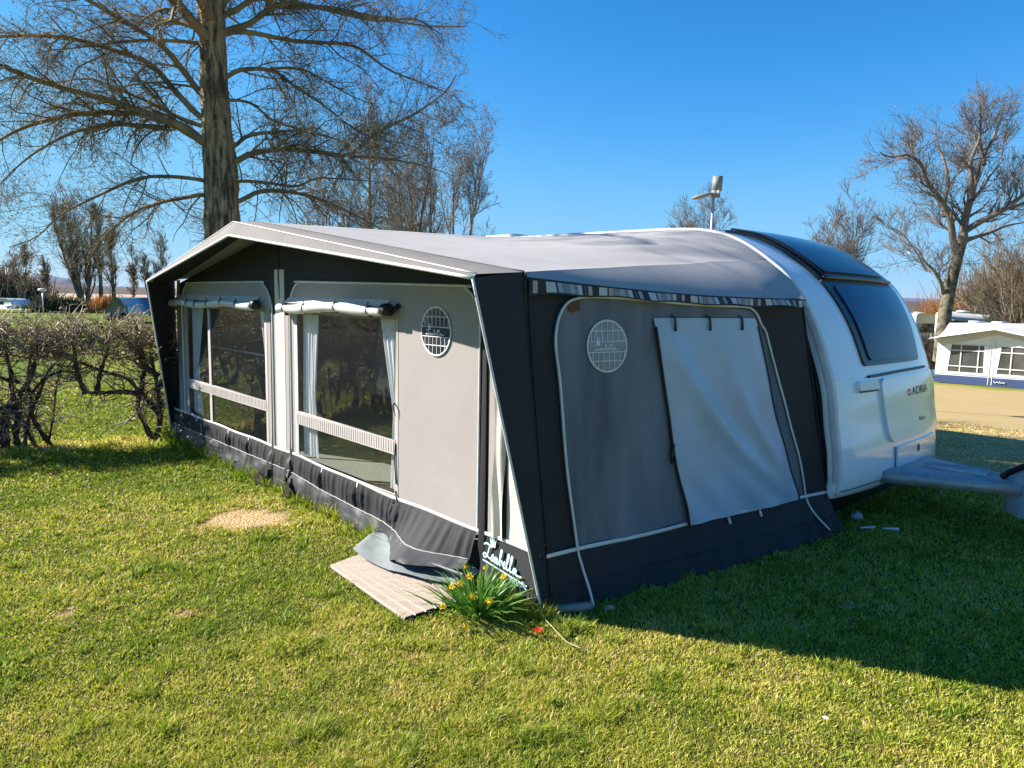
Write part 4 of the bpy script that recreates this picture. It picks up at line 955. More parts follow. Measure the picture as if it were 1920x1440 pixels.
    strip('end_strip', 5.79, 5.92, .40, 1.90, 'panel', .005); strip('end_strip', .415, .465, .35, 1.86, 'panel', .004)
    MB().poly([(.06, .345), (.30, .345), (.30, 1.86), (.175, 1.86)], [], fw, .004).make('end_strip', M['ivory'], root)
    # loose cloth fold at the near corner
    MB().grid(lambda a, z: W(a, -.006 - .014 * (1 + np.sin((a - .3) * 70 + np.sin(z * 5) * 1.6)) * np.exp(-((z - .6) / .9) ** 2), z), np.linspace(.31, .405, 12), np.linspace(.345, 1.82, 24)).make('tied_blind', M['ivory'], root, smooth=True)
    # zip covers ending in loose flaps
    def zipstrip(a0, z0, z1, wd):
        MB().ribbon([fw(a0, z1, .008), fw(a0, .9, .010), fw(a0, .42, .014), fw(a0, .30, .055), fw(a0, z0, .085)] if z0 < .3 and a0 > .6 else [fw(a0, z1, .008), fw(a0, (z0 + z1) / 2, .010), fw(a0, z0, .02)], [wd * .7, wd, wd * 1.3], NF, smooth=4).make('zip_cover', M['zipm'], root)
    zipstrip(3.43, .12, 1.62, .035); zipstrip(3.065, .12, 1.62, .045); zipstrip(.51, .0, 1.58, .05); zipstrip(5.76, .16, 1.8, .03); zipstrip(.305, .36, 1.30, .012)
    for a0, dx, zb in ((3.47, .16, -.01), (3.02, -.17, .005)):
        MB().add([fw(a0 - .02, .22, .075), fw(a0 + .02, .22, .08), fw(a0 + dx * .9, .11, .12), fw(a0 + dx * .55, zb + .02, .13), fw(a0 - dx * .1, zb, .10), fw(a0 + dx * .35, .1, .125)], [(0, 1, 5), (1, 2, 5), (2, 3, 5), (3, 4, 5), (4, 0, 5)]).make('loose_flap', M['black'], root)
    # window frames, panes, bands
    for w_, mul in ((W1, [4.93]), (W2, [])):
        win = MB().poly([(w_[0] - .03, w_[2]), (w_[1] + .035, w_[2]), (w_[1] + .035, w_[3]), (w_[0] - .03, w_[3])], [[(w_[0] + .015, w_[2] + .005), (w_[1] - .02, w_[2] + .005), (w_[1] - .02, w_[3]), (w_[0] + .015, w_[3])]], fw, .007).make('window', M['ribbon'], root)
        def pn(a, z): return W(a, .006 * (fbm(a, z, .5, 3) - .5) * 2 * np.sin(np.pi * (a - w_[0]) / (w_[1] - w_[0])) + .003, z)
        MB().grid(pn, np.linspace(w_[0], w_[1], 40), np.linspace(w_[2], w_[3], 24), flip=True).make('pane', M['vinyl'], win, smooth=True)
        b0, b1 = (.695, .795) if mul else (.655, .765)
        MB().poly([(w_[0], b0), (w_[1], b0 + .01), (w_[1], b1 + .01), (w_[0], b1 - .005)], [], fw, .010).make('ribbed_band', M['ribbon'], win)
        m = MB()
        for a in np.arange(w_[0] + .02, w_[1], .032): m.ribbon([fw(a, b0 + .012, .0105), fw(a, b1 - .012, .0105)], .004, NF)
        m.make('band_stitching', M['seam'] if False else mat('band_line', (.36, .33, .32), .8), win)
        for a in mul:
            MB().poly([(a - .03, w_[2]), (a + .03, w_[2]), (a + .03, w_[3]), (a - .03, w_[3])], [], fw, .009).make('mullion', M['ribbon'], win)
        MB().tube([fw(w_[1], 1.15, -.28), fw((w_[0] + w_[1]) / 2, 1.145, -.3), fw(w_[0], 1.14, -.28)], .012, 8).make('inner_rail', M['pole'], win) if mul else None
    # rolled blinds above the windows
    def roll(a0, a1, r, ties, zc, a_end, seed):
        g = np.random.default_rng(seed)
        A_ = np.linspace(a0, a1, 60); pts = np.stack([fw(a, zc + .012 * math.sin(a * 5 + seed) - .01 * (a - a0), .05 + r * .8) for a in A_])
        rr = r * (1 + .10 * np.sin(A_ * 9 + seed) + .08 * (vn(A_, A_ * 0, .12, seed) - .5) - .25 * sum(np.exp(-((A_ - t) / .02) ** 2) for t in ties))
        o = MB().tubes(pts[None], rr[None], 18, True).make('rolled_blind', M['blindw'], root, smooth=True)
        MB().grid(lambda a, t: W(a, -.004 - t * .045, 1.735 - t * (1.735 - zc - r * .6)), np.linspace(a0 + .02, a1 - .02, 20), np.linspace(0, 1, 4)).make('blind_header', M['blindw'], o)
        for t in ties:
            c = fw(t, zc + .012 * math.sin(t * 5 + seed) - .01 * (t - a0), .05 + r * .8); an = np.linspace(-.5, 2 * np.pi - 1.2, 24)
            p = np.stack([c + (np.cos(x) * -V * 1.0 + np.sin(x) * np.array([0, 0, 1])) * (r * .97) + U * .012 * math.sin(x) for x in an])
            MB().tubes(p[None], np.full((1, 24), .005), 5).make('tie_cord', M['black'], o)
            MB().tube([p[6], p[6] + np.array([0, 0, .035]) - U * .02], .004, 5).make('cord_end', M['black'], o)
        e = fw(a_end, zc, .05 + r * .8); sg = -1 if a_end < (a0 + a1) / 2 else 1
        MB().tubes(np.array([[e, e + U * sg * .02, e + U * sg * .075, e + U * sg * .085]]), np.array([[r * .3, r * 1.18, r * 1.18, r * .9]]), 20, True).make('end_cap', M['black'], o)
        return o
    roll(1.50, 3.10, .038, (1.66, 2.12, 2.62, 2.98), 1.665, 1.50, 3)
    roll(3.64, 5.88, .037, (3.98, 4.35, 4.72, 5.05, 5.3), 1.66, 3.64, 5)
    MB().tube([fw(1.40, 1.70, .012), fw(1.43, 1.66, .04), fw(1.48, 1.665, .08)], .018, 8).make('blind_bracket', M['black'], root)
    # white line at the foot of the panels with small hooks
    line = [(a, np.interp(a, [0, .56, 1.46, 2.97, 6.1], [.335, .345, .345, .388, .405]) + .004 * math.sin(a * 7)) for a in np.linspace(.0, 6.12, 80)]
    MB().ribbon([fw(a, z, .011) for a, z in line], .024, NF, h=.004).make('foot_piping', M['pipe'], root)
    for a in (1.95, 2.50, 3.95, 4.45, 5.35):
        z = np.interp(a, [l[0] for l in line], [l[1] for l in line]); MB().tube([fw(a, z - .008, .016), fw(a, z - .035, .018), fw(a - .008, z - .045, .024)], [.006, .011, .009], 8).make('hook', M['pipe'], root)
    MB().tube([fw(1.45, .40, .012), fw(1.42, .34, .02), fw(1.40, .31, .03), fw(1.45, .30, .03), fw(1.46, .34, .02)], .005, 5, smooth=4).make('blind_cord', M['black'], root)
    MB().tube([fw(1.45, .74, .012), fw(1.452, .60, .014), fw(1.44, .45, .012)], .005, 5, smooth=4).make('blind_cord', M['black'], root)
    MB().tube([fw(1.46, 1.02, .012), fw(1.45, 1.00, .03), fw(1.43, .93, .02)], [.008, .005, .002], 5, smooth=4).make('blind_cord', M['black'], root)
    # charcoal skirt with gathered folds, then the vinyl mudflap
    def seamz(a): return np.interp(a, [0, .56, 1.2, 1.76, 2.4, 3.05, 6.2], [.17, .17, .15, .16, .185, .235, .235])
    def sbulge(a, z):    # outward bulge of the skirt in metres
        hk = sum(np.exp(-((a - h) / .13) ** 2) for h in (1.95, 2.50, 3.95, 4.45, 1.45))
        f = .028 * np.sin(a * 62 + 2 * np.sin(a * 9) - (z - .3) * 9) * (.35 + .9 * hk) + .010 * np.sin(a * 17)
        return f
    def sk(a, t):
        zt_ = np.interp(a, [l[0] for l in line], [l[1] for l in line]); zs_ = seamz(a); z = zt_ + (zs_ - zt_) * t
        big = .16 * np.exp(-((a - .98) / .34) ** 2)
        off = .006 + .022 * t + np.abs(sbulge(a, z)) * np.sin(np.pi * np.clip(t * .85 + .05, 0, 1)) + big * t ** 1.3
        return W(a, -off, z)
    m = MB().grid(sk, np.linspace(.56, 6.13, 460), np.linspace(0, 1, 14)); m.make('skirt', M['skirt'], root, smooth=True)
    def flapz(a):    # hem of the vinyl mudflap
        return np.interp(a, [.54, .62, .8, 1.0, 1.15, 1.35, 1.6, 2.2, 3.0, 3.5, 4.5, 6.13], [.13, .12, .105, .10, .045, .0, -.02, -.005, .025, .045, .06, .10]) + .006 * np.sin(a * 9)
    def fl(a, t):
        s1 = sk(a, np.ones_like(t)); off0 = -((s1 - C0) @ V); z0 = seamz(a); z = z0 + (flapz(a) - z0) * t
        dent = .014 + .012 * np.sin(a * 11 + 1.5 * np.sin(a * 5)) + .007 * np.sin(a * 27 + 3 * t) + .016 * (fbm(a * 2, t * 1.5, .9, 17) - .5) * 2
        big = .10 * np.exp(-((a - .95) / .30) ** 2) * t
        return W(a, -(off0 + .004 + dent * np.sin(np.pi * np.clip(t * .8, 0, 1)) + .03 * t + big), z)
    m = MB().grid(fl, np.linspace(.56, 6.13, 360), np.linspace(0, 1, 16)); m.make('mudflap', M['pvc'], root, smooth=True)
    aa = np.linspace(.57, 6.12, 260); p = sk(aa, np.ones_like(aa)) - V * .006; MB().tubes(p[None], np.full((1, 260), .0045), 5).make('skirt_seam', mat('seam_tape', (.30, .30, .31), .6), root)
    # corner bit with the maker's name
    cor = MB().grid(lambda a, t: W(a, -.006 - .03 * t, .338 - t * .325), np.linspace(-.005, .505, 14), np.linspace(0, 1, 10)).make('corner_skirt', M['skirt'], root)
    MB().grid(lambda a, t: W(a, -.034 - .02 * t - .012 * np.sin(a * 45 + 4 * t), .12 - t * .12), np.linspace(-.0, .50, 40), np.linspace(0, 1, 8)).make('corner_mudflap', M['pvc'], root, smooth=True)
    SCR = [[(-.25, .72), (-.1, .85), (.15, .86), (.5, .80)], [(.28, .85), (.2, .5), (.08, .12), (-.12, .0), (-.25, .12), (-.1, .24), (.2, .12), (.45, .1), (.6, .4), (.68, .25), (.62, .05), (.5, .05), (.75, .08), (.95, .33), (.82, .30), (.8, .08), (.95, .05), (1.05, .32), (1.03, .08), (1.15, .06), (1.35, .6), (1.4, .92), (1.3, .9), (1.25, .2), (1.35, .03), (1.47, .2), (1.38, .33), (1.52, .28), (1.6, .15), (1.74, .3), (1.66, .38), (1.58, .18), (1.68, .03), (1.8, .08), (2.0, .6), (2.03, .92), (1.93, .85), (1.9, .15), (2.0, .03), (2.1, .1), (2.3, .6), (2.33, .92), (2.23, .85), (2.2, .15), (2.3, .03), (2.42, .12), (2.65, .35), (2.52, .32), (2.48, .1), (2.6, .05), (2.72, .32), (2.72, .08), (2.9, .05), (3.2, .10)]]
    def script(mp, r, wd, par, nm='maker_lettering', mt='text'):
        m = MB()
        for l in SCR:
            p = catmull(np.array([(x, y, 0) for x, y in l]), 5); m.ribbon([mp(x, y) for x, y, _ in p], wd, r, h=.0015)
        return m.make(nm, M[mt], par)
    lx = lambda x, y: W(.445 - .098 * x * 1., -.018 - .03 * (.338 - (.205 + .10 * y - .012 * x)) / .325 - .002, .205 + .10 * y - .012 * x)
    script(lx, NF, .012, cor)
    MB().ribbon([lx(-.25, -.22), lx(3.7, -.22)], .009, NF).make('underline', M['text'], cor)
    cr = [(0, 0), (.5, 0), (.62, .9), (.42, .5), (.36, 1.05), (.25, .6), (.25, 1.2), (.2, .6), (.06, 1.05), (.1, .5), (-.14, .9)]
    MB().poly([(.405 - (x - .1) * .075, .300 - .0 + (y) * .055 - .018) for x, y in cr], [], lambda a, z, o: W(a, -(.020 + o) + 0 * a, z), .002).make('crown_emblem', M['text'], cor)
    cu = bpy.data.curves.new('n', 'FONT'); cu.body = 'Nordic'; ob = bpy.data.objects.new('n', cu); COL.objects.link(ob); bpy.context.view_layer.update()
    me = ob.evaluated_get(bpy.context.evaluated_depsgraph_get()).to_mesh(); vv = np.array([q.co for q in me.vertices]); fs = [tuple(p.vertices) for p in me.polygons]; bpy.data.objects.remove(ob)
    MB().add(W(.235 - vv[:, 0] * .050, -.032, .115 + vv[:, 1] * .062), fs).make('model_lettering', M['text'], cor)
    # porthole badges
    def porthole(mp, nrm, rad, glass, grid_m, full):
        an = np.linspace(0, 2 * np.pi, 49); disc = MB(); disc.add([mp(rad * math.cos(t), rad * math.sin(t), .006) for t in an[:-1]], [tuple(range(48))])
        o = disc.make('porthole', M[glass], root)
        MB().ribbon([mp(rad * math.cos(t), rad * math.sin(t), .008) for t in an], .013, nrm, h=.003).make('ring', M[grid_m], o)
        m = MB(); R2 = rad * .97
        def hl(y): x = math.sqrt(max(R2 ** 2 - y ** 2, 0)); m.ribbon([mp(-x, y, .0075), mp(x, y, .0075)], .006, nrm)
        def vl(x, y0, y1):
            lim = math.sqrt(max(R2 ** 2 - x ** 2, 0)); y0 = max(y0, -lim); y1 = min(y1, lim)
            if y1 > y0: m.ribbon([mp(x, y0, .0075), mp(x, y1, .0075)], .005, nrm)
        yb0, yb1 = -.035, .028
        for y in (.60 * rad, yb1, yb0, -.58 * rad): hl(y)
        for x in np.arange(-.8, .9, .27) * rad: vl(x, yb1, 1); vl(x + .06 * rad, -1, yb0)
        cx_, cy_ = -.45 * rad, .32 * rad
        m.ribbon([mp(cx_ + .22 * rad * math.cos(t), cy_ + .30 * rad * math.sin(t), .009) for t in np.linspace(-.3, np.pi + .3, 18)], .006, nrm)
        m.poly([(cx_ + (x - .25) * .045, cy_ + (y - .9) * .045) for x, y in cr], [], lambda x, y, o_: np.array([mp(a, b, .008) for a, b in zip(x, y)]), 0)
        m.make('bars', M[grid_m], o)
        mb = MB(); mb.poly([(-rad * .93, yb0), (rad * .93, yb0), (rad * .93, yb1), (-rad * .93, yb1)], [], lambda x, y, o_: np.array([mp(a, b, .0078) for a, b in zip(x, y)]), 0); mb.make('name_band', M[glass], o)
        script(lambda x, y: mp((x / 3.2 - .50) * 1.15 * rad, yb0 + .012 + y * .036, .0095), nrm, .006 if full else .005, o, mt=grid_m)
    porthole(lambda x, y, o: W(.99 - x, -.002 - o, 1.54 + y), NF, .155, 'portg', 'pipe', 1)
    porthole(lambda x, y, o: sw(.505 + x, 1.49 + y, .004 + o), NS, .150, 'portb', 'pipe', 0)
    # ---- near wing (dark triangle ahead of the wall) and far wing
    def wing(nm, T0, T1, B0, B1, s, nrm):
        def f(u_, t):
            A_ = T0 * (1 - u_)[..., None] + T1 * u_[..., None]; B_ = B0 * (1 - u_)[..., None] + B1 * u_[..., None]
            return A_ * (1 - t)[..., None] + B_ * t[..., None] + np.array(nrm) * (.012 * np.sin(np.pi * t) * np.sin(np.pi * u_))[..., None]
        o = MB().grid(f, np.linspace(0, 1, 10), np.linspace(0, 1, 30)).make(nm, M['char'], root, smooth=True)
        MB().tubes(f(np.zeros(30), np.linspace(0, 1, 30))[None], np.full((1, 30), .0085), 6, True).make('wing_piping', M['pipe'], o, smooth=True)
        return o
    wg = wing('side_wing', Rc, Q + [0, 0, .002], W(-.012, -.012, .02), W(-.016, .05, .03), 1, NS)
    MB().tube([Q - U * .012, W(-.020, .055, .03)], .005, 5).make('corner_seam', M['zipm'], wg)
    MB().tube([Rc + (Q - Rc) * .0 - np.array([0, 0, .09]) - U * .004, Q - np.array([0, 0, .10]) - U * .008], .003, 5).make('hem', M['skirt'], wg)
    wing('side_wing', Lc, QL, W(6.17, -.03, .10), W(6.17, .05, .10), -1, -NS)
    # ---- near side wall
    sb1 = lambda z: np.interp(z, [0, .33, 1.76, 1.9], [2.86, 2.70, 2.40, 2.38])
    def sdraw(b, z):    # gentle tension folds of the lower wall
        return .012 * np.sin(b * 9 + z * 6) * sstep(.7, .2, z) + .014 * (fbm(b, z, .7, 6) - .5) + .004 * np.sin(b * 21 + 2 * np.sin(z * 2.5)) * sstep(1.3, .7, z)
    bF = lambda z: .052 - .112 * np.asarray(z) / 1.9
    def sidef(u_, z): z = z * (1 - .033 * np.clip(u_ * 1.4, 0, 1) * sstep(1.2, 1.86, z)); b = bF(z) + u_ * (sb1(z) - bF(z)); return sw(b, z, sdraw(b, z))
    m = MB().grid(sidef, np.linspace(0, 1, 60), np.linspace(.31, 1.86, 40)); m.make('side_wall', M['char'], root, smooth=True)
    def skirtf(u_, t):
        z = .315 - t * .33; b = .03 + u_ * (sb1(np.maximum(z, 0)) - .03)
        out = .01 + .16 * t ** 1.4 * np.sin(np.pi * np.clip(u_, 0, 1)) ** .7 * .55 + .05 * t * u_ + .018 * np.sin(b * 21 + t * 3 + 2 * np.sin(b * 5)) * t
        return sw(b, z, out)
    m = MB().grid(skirtf, np.linspace(0, 1, 120), np.linspace(0, 1, 20)); m.make('side_skirt', M['char'], root, smooth=True)
    MB().tubes(skirtf(np.linspace(.02, .98, 100), np.full(100, .55))[None] - U * .004, np.full((1, 100), .0035), 5).make('skirt_seam', M['skirt'], root)
    MB().ribbon([sw(b, .322 + .004 * math.sin(b * 6), .014) for b in np.linspace(.03, 2.70, 60)], .024, NS, h=.004).make('foot_piping', M['pipe'], root)
    # grey panel with rounded corner
    pip = [(.25, .33), (.19, .73), (.145, 1.28), (.12, 1.50), (.135, 1.62), (.18, 1.71), (.26, 1.76), (.45, 1.775), (.85, 1.76), (1.25, 1.74), (1.72, 1.73), (1.81, 1.71), (1.86, 1.67), (1.90, 1.61), (1.96, 1.54), (2.07, 1.26), (2.32, .66), (2.43, .33)]
    pc = catmull(np.array([(b, z, 0) for b, z in pip]), 5)[:, :2]
    def sdr(b, z, o): return sw(b, z, o + sdraw(b, z) + .003)
    yy = np.linspace(.33, 1.775, 46); kL = int(np.argmax(pc[:, 1])); Ls, Rs = pc[:kL + 1], pc[kL:]
    def panelf(u_, z):
        lo = np.interp(z, np.maximum.accumulate(Ls[:, 1]), Ls[:, 0]); hi = np.interp(z, np.maximum.accumulate(Rs[::-1, 1]), Rs[::-1, 0]); b = lo + (hi - lo) * u_
        return sw(b, z, .007 + sdraw(b, z))
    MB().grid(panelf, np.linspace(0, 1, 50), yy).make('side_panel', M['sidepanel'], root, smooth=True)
    ext = list(pip) ; ext = [(.275, .0), (.265, .2)] + ext + [(2.49, .20), (2.60, .06)]
    full = catmull(np.array([(b, z, 0) for b, z in ext]), 6)
    def pp(b, z): return sw(b, z, .024 + sdraw(b, max(z, .31)) + (.04 * (1 - z / .31) if z < .31 else 0) + (.05 * sstep(.31, 0, z)))
    P_ = np.array([pp(b, z) for b, z, _ in full])
    MB().tubes(P_[None], np.full((1, len(P_)), .008), 6, True).make('panel_piping', M['pipe'], root, smooth=True)
    # blind over the side window
    wq = lambda u_, z: (lambda lo, hi: lo + (hi - lo) * u_)(np.interp(z, [.31, .73, 1.66], [1.16, 1.05, .87]), np.interp(z, [.31, .36, .95, 1.40, 1.60, 1.67], [2.33, 2.32, 2.06, 1.93, 1.86, 1.82]))
    def blind(u_, z):
        b = wq(u_, z); t = (z - .31) / 1.35; q = u_ * .9 + t * 1.15
        dg = .048 * np.exp(-((u_ - (.15 + .85 * (1 - t) ** 1.5) + .06) / .10) ** 2) * np.sin(np.pi * t) * 1.0
        dg += .032 * np.exp(-((u_ - (.55 + .45 * (1 - t) ** 1.2)) / .07) ** 2) * sstep(1., .3, t) * sstep(0, .3, t) + .006 * (1 + np.sin(u_ * 30)) * sstep(.7, 1, u_) * sstep(.2, .8, t)
        dg += .008 * (1 + np.sin((u_ * 1.3 + t) * 16)) * sstep(.45, .05, t) + .004 * np.sin(u_ * 26) * sstep(.93, .97, t)
        return sw(b, z, .022 + dg + sdraw(b, z))
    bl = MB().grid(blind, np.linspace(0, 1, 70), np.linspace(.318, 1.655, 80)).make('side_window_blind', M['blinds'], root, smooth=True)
    for u0, nm in ((0., 'blind_zip'), (1., 'blind_zip')):
        zz = np.linspace(.32, 1.67, 40); MB().tubes((blind(np.full(40, u0), zz) - U * .004)[None], np.full((1, 40), .009 if u0 == 0 else .005), 6, True).make(nm, M['zipm'], bl)
    for b in (1.04, 1.36, 1.68):
        MB().tube([sw(b - .02, 1.675, .02), sw(b, 1.65, .035), sw(b + .005, 1.575, .035)], [.005, .007, .009], 6, smooth=3).make('blind_toggle', M['black'], bl)
    MB().tube([sw(1.03, .86, .02), sw(1.00, .74, .03)], [.016, .007], 6).make('zip_pull', M['black'], bl)
    for b in (1.55, 1.88):
        MB().tube([sw(b, .318, .02), sw(b + .002, .265, .035)], [.007, .012], 6).make('hook', M['pipe'], root)
        MB().tube([sw(b - .01, .335, .02), sw(b - .012, .36, .022)], .006, 5).make('stud', M['black'], root)
    MB().poly([(.20, 1.735), (.30, 1.75), (.30, 1.70), (.24, 1.685)], [], lambda b, z, o: sw(b, z, .015 + o), .004).make('rusty_eyelet', mat('rusty_patch', (.12, .05, .03), .9), root)
    # folded gusset between side wall and caravan
    def gus(u_, z):
        b0 = sb1(z); s_ = np.interp(z, [.33, .8, 1.3, 1.78], [s_of_z(.42), s_of_z(.85), s_of_z(1.32), s_of_z(1.77)])
        A_ = sw(b0, z, 0.); B_ = csurf(s_, np.full_like(s_, CB0 - .004), .004); fo = .030 * np.sin(u_ * 19 + z * 4) * np.sin(np.pi * u_)
        return A_ * (1 - u_)[..., None] + B_ * u_[..., None] + (NS + NF)[None] * fo[..., None] * .7
    MB().grid(gus, np.linspace(0, 1, 30), np.linspace(.34, 1.77, 40)).make('gusset', M['skirt'], root, smooth=True)
    MB().tubes(sw(sb1(np.linspace(.32, 1.77, 20)), np.linspace(.32, 1.77, 20), .006)[None], np.full((1, 20), .006), 5).make('gusset_seam', M['char'], root)
    # far side wall, inner faces
    MB().grid(lambda b, z: W(6.15 - .14 * z, b, z), np.linspace(.02, 2.7, 20), np.linspace(.0, 1.87, 20)).make('far_side_wall', M['panel'], root)
    MB().grid(lambda a, z: W(a, CB0 - .02, z), np.linspace(-.42, 6.4, 10), np.array([0., .36])).make('draught_skirt', M['char'], root)
    # poles inside
    m = MB()
    for a, b in ((3.25, .06), (.20, .08), (5.86, .06)): m.tube([W(a, b, .0), W(a, b, float(rtop(a)) - .04)], .014, 8)
    for a, za, zb in ((3.25, 2.26, 2.33), (.3, 1.86, 1.9), (5.7, 1.84, 1.95)): m.tube([W(a, .05, za), W(a, 2.62, zb)], .013, 8)
    m.make('frame_poles', M['pole'], root, smooth=True)
    # ground loop and corner tab
    MB().tube([W(-.012, -.02, .05), W(-.02, -.03, -.01)], .008, 6).make('peg_loop', M['pipe'], root)
    return root
awning()

def curtain(name, label, a_top, a_bot, a_mid, z0, z1, seed, bb=.05):
    g = np.random.default_rng(seed); z = np.linspace(z0, z1, 40)
    def f(u_, z):
        t = (z - z0) / (z1 - z0)
        lo = np.interp(t, [0, .45, 1], [a_bot[0], a_mid[0], a_top[0]]); hi = np.interp(t, [0, .45, 1], [a_bot[1], a_mid[1], a_top[1]])
        wd = hi - lo; am = .006
        return W(lo + wd * u_, bb + am * np.sin(u_ * 26 + seed + np.sin(z * 3) * .8) + am * .4 * np.sin(u_ * 60 + z * 2), z)
    o = MB().grid(f, np.linspace(0, 1, 70), z).make(name, M['curt'], smooth=True)
    tag(o, label, 'curtain', 'white curtains behind the awning windows')
curtain('curtain', 'narrow white curtain at the right end of the far window, cut by the band', (3.52, 3.80), (3.52, 3.62), (3.52, 3.64), .40, 1.62, 1)
curtain('curtain', 'gathered white curtain at the left end of the far window', (5.24, 5.60), (5.34, 5.60), (5.44, 5.60), .42, 1.62, 2)
curtain('curtain', 'white curtain at the left side of the near window, beside the ivory strip', (2.66, 2.93), (2.68, 2.93), (2.72, 2.93), .40, 1.62, 3)
curtain('curtain', 'white curtain at the right side of the near window, beside the plain grey panel', (1.44, 1.73), (1.44, 1.60), (1.44, 1.56), .38, 1.62, 4)

# floor inside and pale edge board under the front
fl_ = MB().poly([(.15, .05), (6.1, .05), (6.1, 2.66), (-.1, 2.66)], [], lambda a, b, o: W(a, b, .05 + o), .04).make('floor_mat', M['mat_']); tag(fl_, 'woven striped floor mat seen through the awning windows', 'floor mat')
eb = MB(); eb.grid(lambda a, t: W(a, -.030 - .006 * np.sin(a * 4) - .006 * t, .11 - .13 * t), np.linspace(1.75, 6.18, 80), np.linspace(0, 1, 4)); eb.grid(lambda a, t: W(a, -.035 + t * .06, .11 + 0 * t), np.linspace(1.75, 6.18, 10), np.array([0, 1.]))
tag(eb.make('floor_edge_board', M['plank']), 'pale floor edge board showing under the awning front flap', 'board')

# step of grooved boards with the groundsheet lying over it
def deck():
    root = empty('step_deck', tuple(STEP.mean(0)) + (0,)); tag(root, 'low grooved wooden step laid in the grass before the awning', 'deck')
    p0, p1, p2, p3 = STEP; e1 = (p3 - p0); e2 = (p1 - p0)   # e1 along boards, e2 across
    g = np.random.default_rng(3); n = 7
    for k in range(n):
        t0, t1 = k / n + .012, (k + 1) / n - .012; m = MB()
        def f(u_, t):
            tt = t0 + (t1 - t0) * t; A_ = p0 + (p1 - p0) * tt[..., None]; B_ = p3 + (p2 - p3) * tt[..., None]; q = A_ * (1 - u_)[..., None] + B_ * u_[..., None]
            z = .030 + .0025 * np.abs(np.sin(t * np.pi * 4)) + .004 * (fbm(q[..., 0], q[..., 1], .3, k) - .5) - .02 * ((t < .001) | (t > .999))
            return np.stack([q[..., 0], q[..., 1], z], -1)
        m.grid(f, np.linspace(0, 1, 24), np.array([0, .002] + list(np.linspace(.03, .97, 17)) + [.998, 1])); m.make('board', M['wood'], root)
    MB().add([(p0[0], p0[1], .024), (p3[0], p3[1], .024), (p2[0], p2[1], .024), (p1[0], p1[1], .024)], [(0, 1, 2, 3)]).make('lit_edge_sheet', M['plank'], root)  # pale sheet below the gaps, standing for the sunlit board edges
deck()
def groundsheet():
    def f(u_, t):
        a = .50 + u_ * 1.12; b = .02 - t * (.07 + .28 * np.interp(u_, [0, .2, .45, .7, .85, 1], [.25, .7, .95, 1.0, .9, .15]))
        z = .042 + .05 * (1 - t) ** 2 + .012 * (1 + np.sin(u_ * 11 + t * 5)) * (1 - t * .4) + .012 * (fbm(u_ * 3, t * 2, .5, 9) - .3)
        return W(a, b - .05, z)
    o = MB().grid(f, np.linspace(0, 1, 60), np.linspace(0, 1, 24)).make('groundsheet', M['sheet'], smooth=True)
    tag(o, 'crumpled grey groundsheet edge lying over the wooden step', 'groundsheet')
    g2 = MB().grid(lambda u_, t: W(.52 + u_ * .36 - .10 * t, -.10 - .10 * np.sin(t * 2.6) * (1 + .2 * u_), .085 + .055 * np.sin(t * 3.0) * (1 - .3 * u_)), np.linspace(0, 1, 24), np.linspace(0, 1, 16)).make('rolled_flap', M['sheet'], smooth=True)
    tag(g2, 'curled blue-grey vinyl flap under the lifted mudflap by the daffodils', 'flap')
groundsheet()

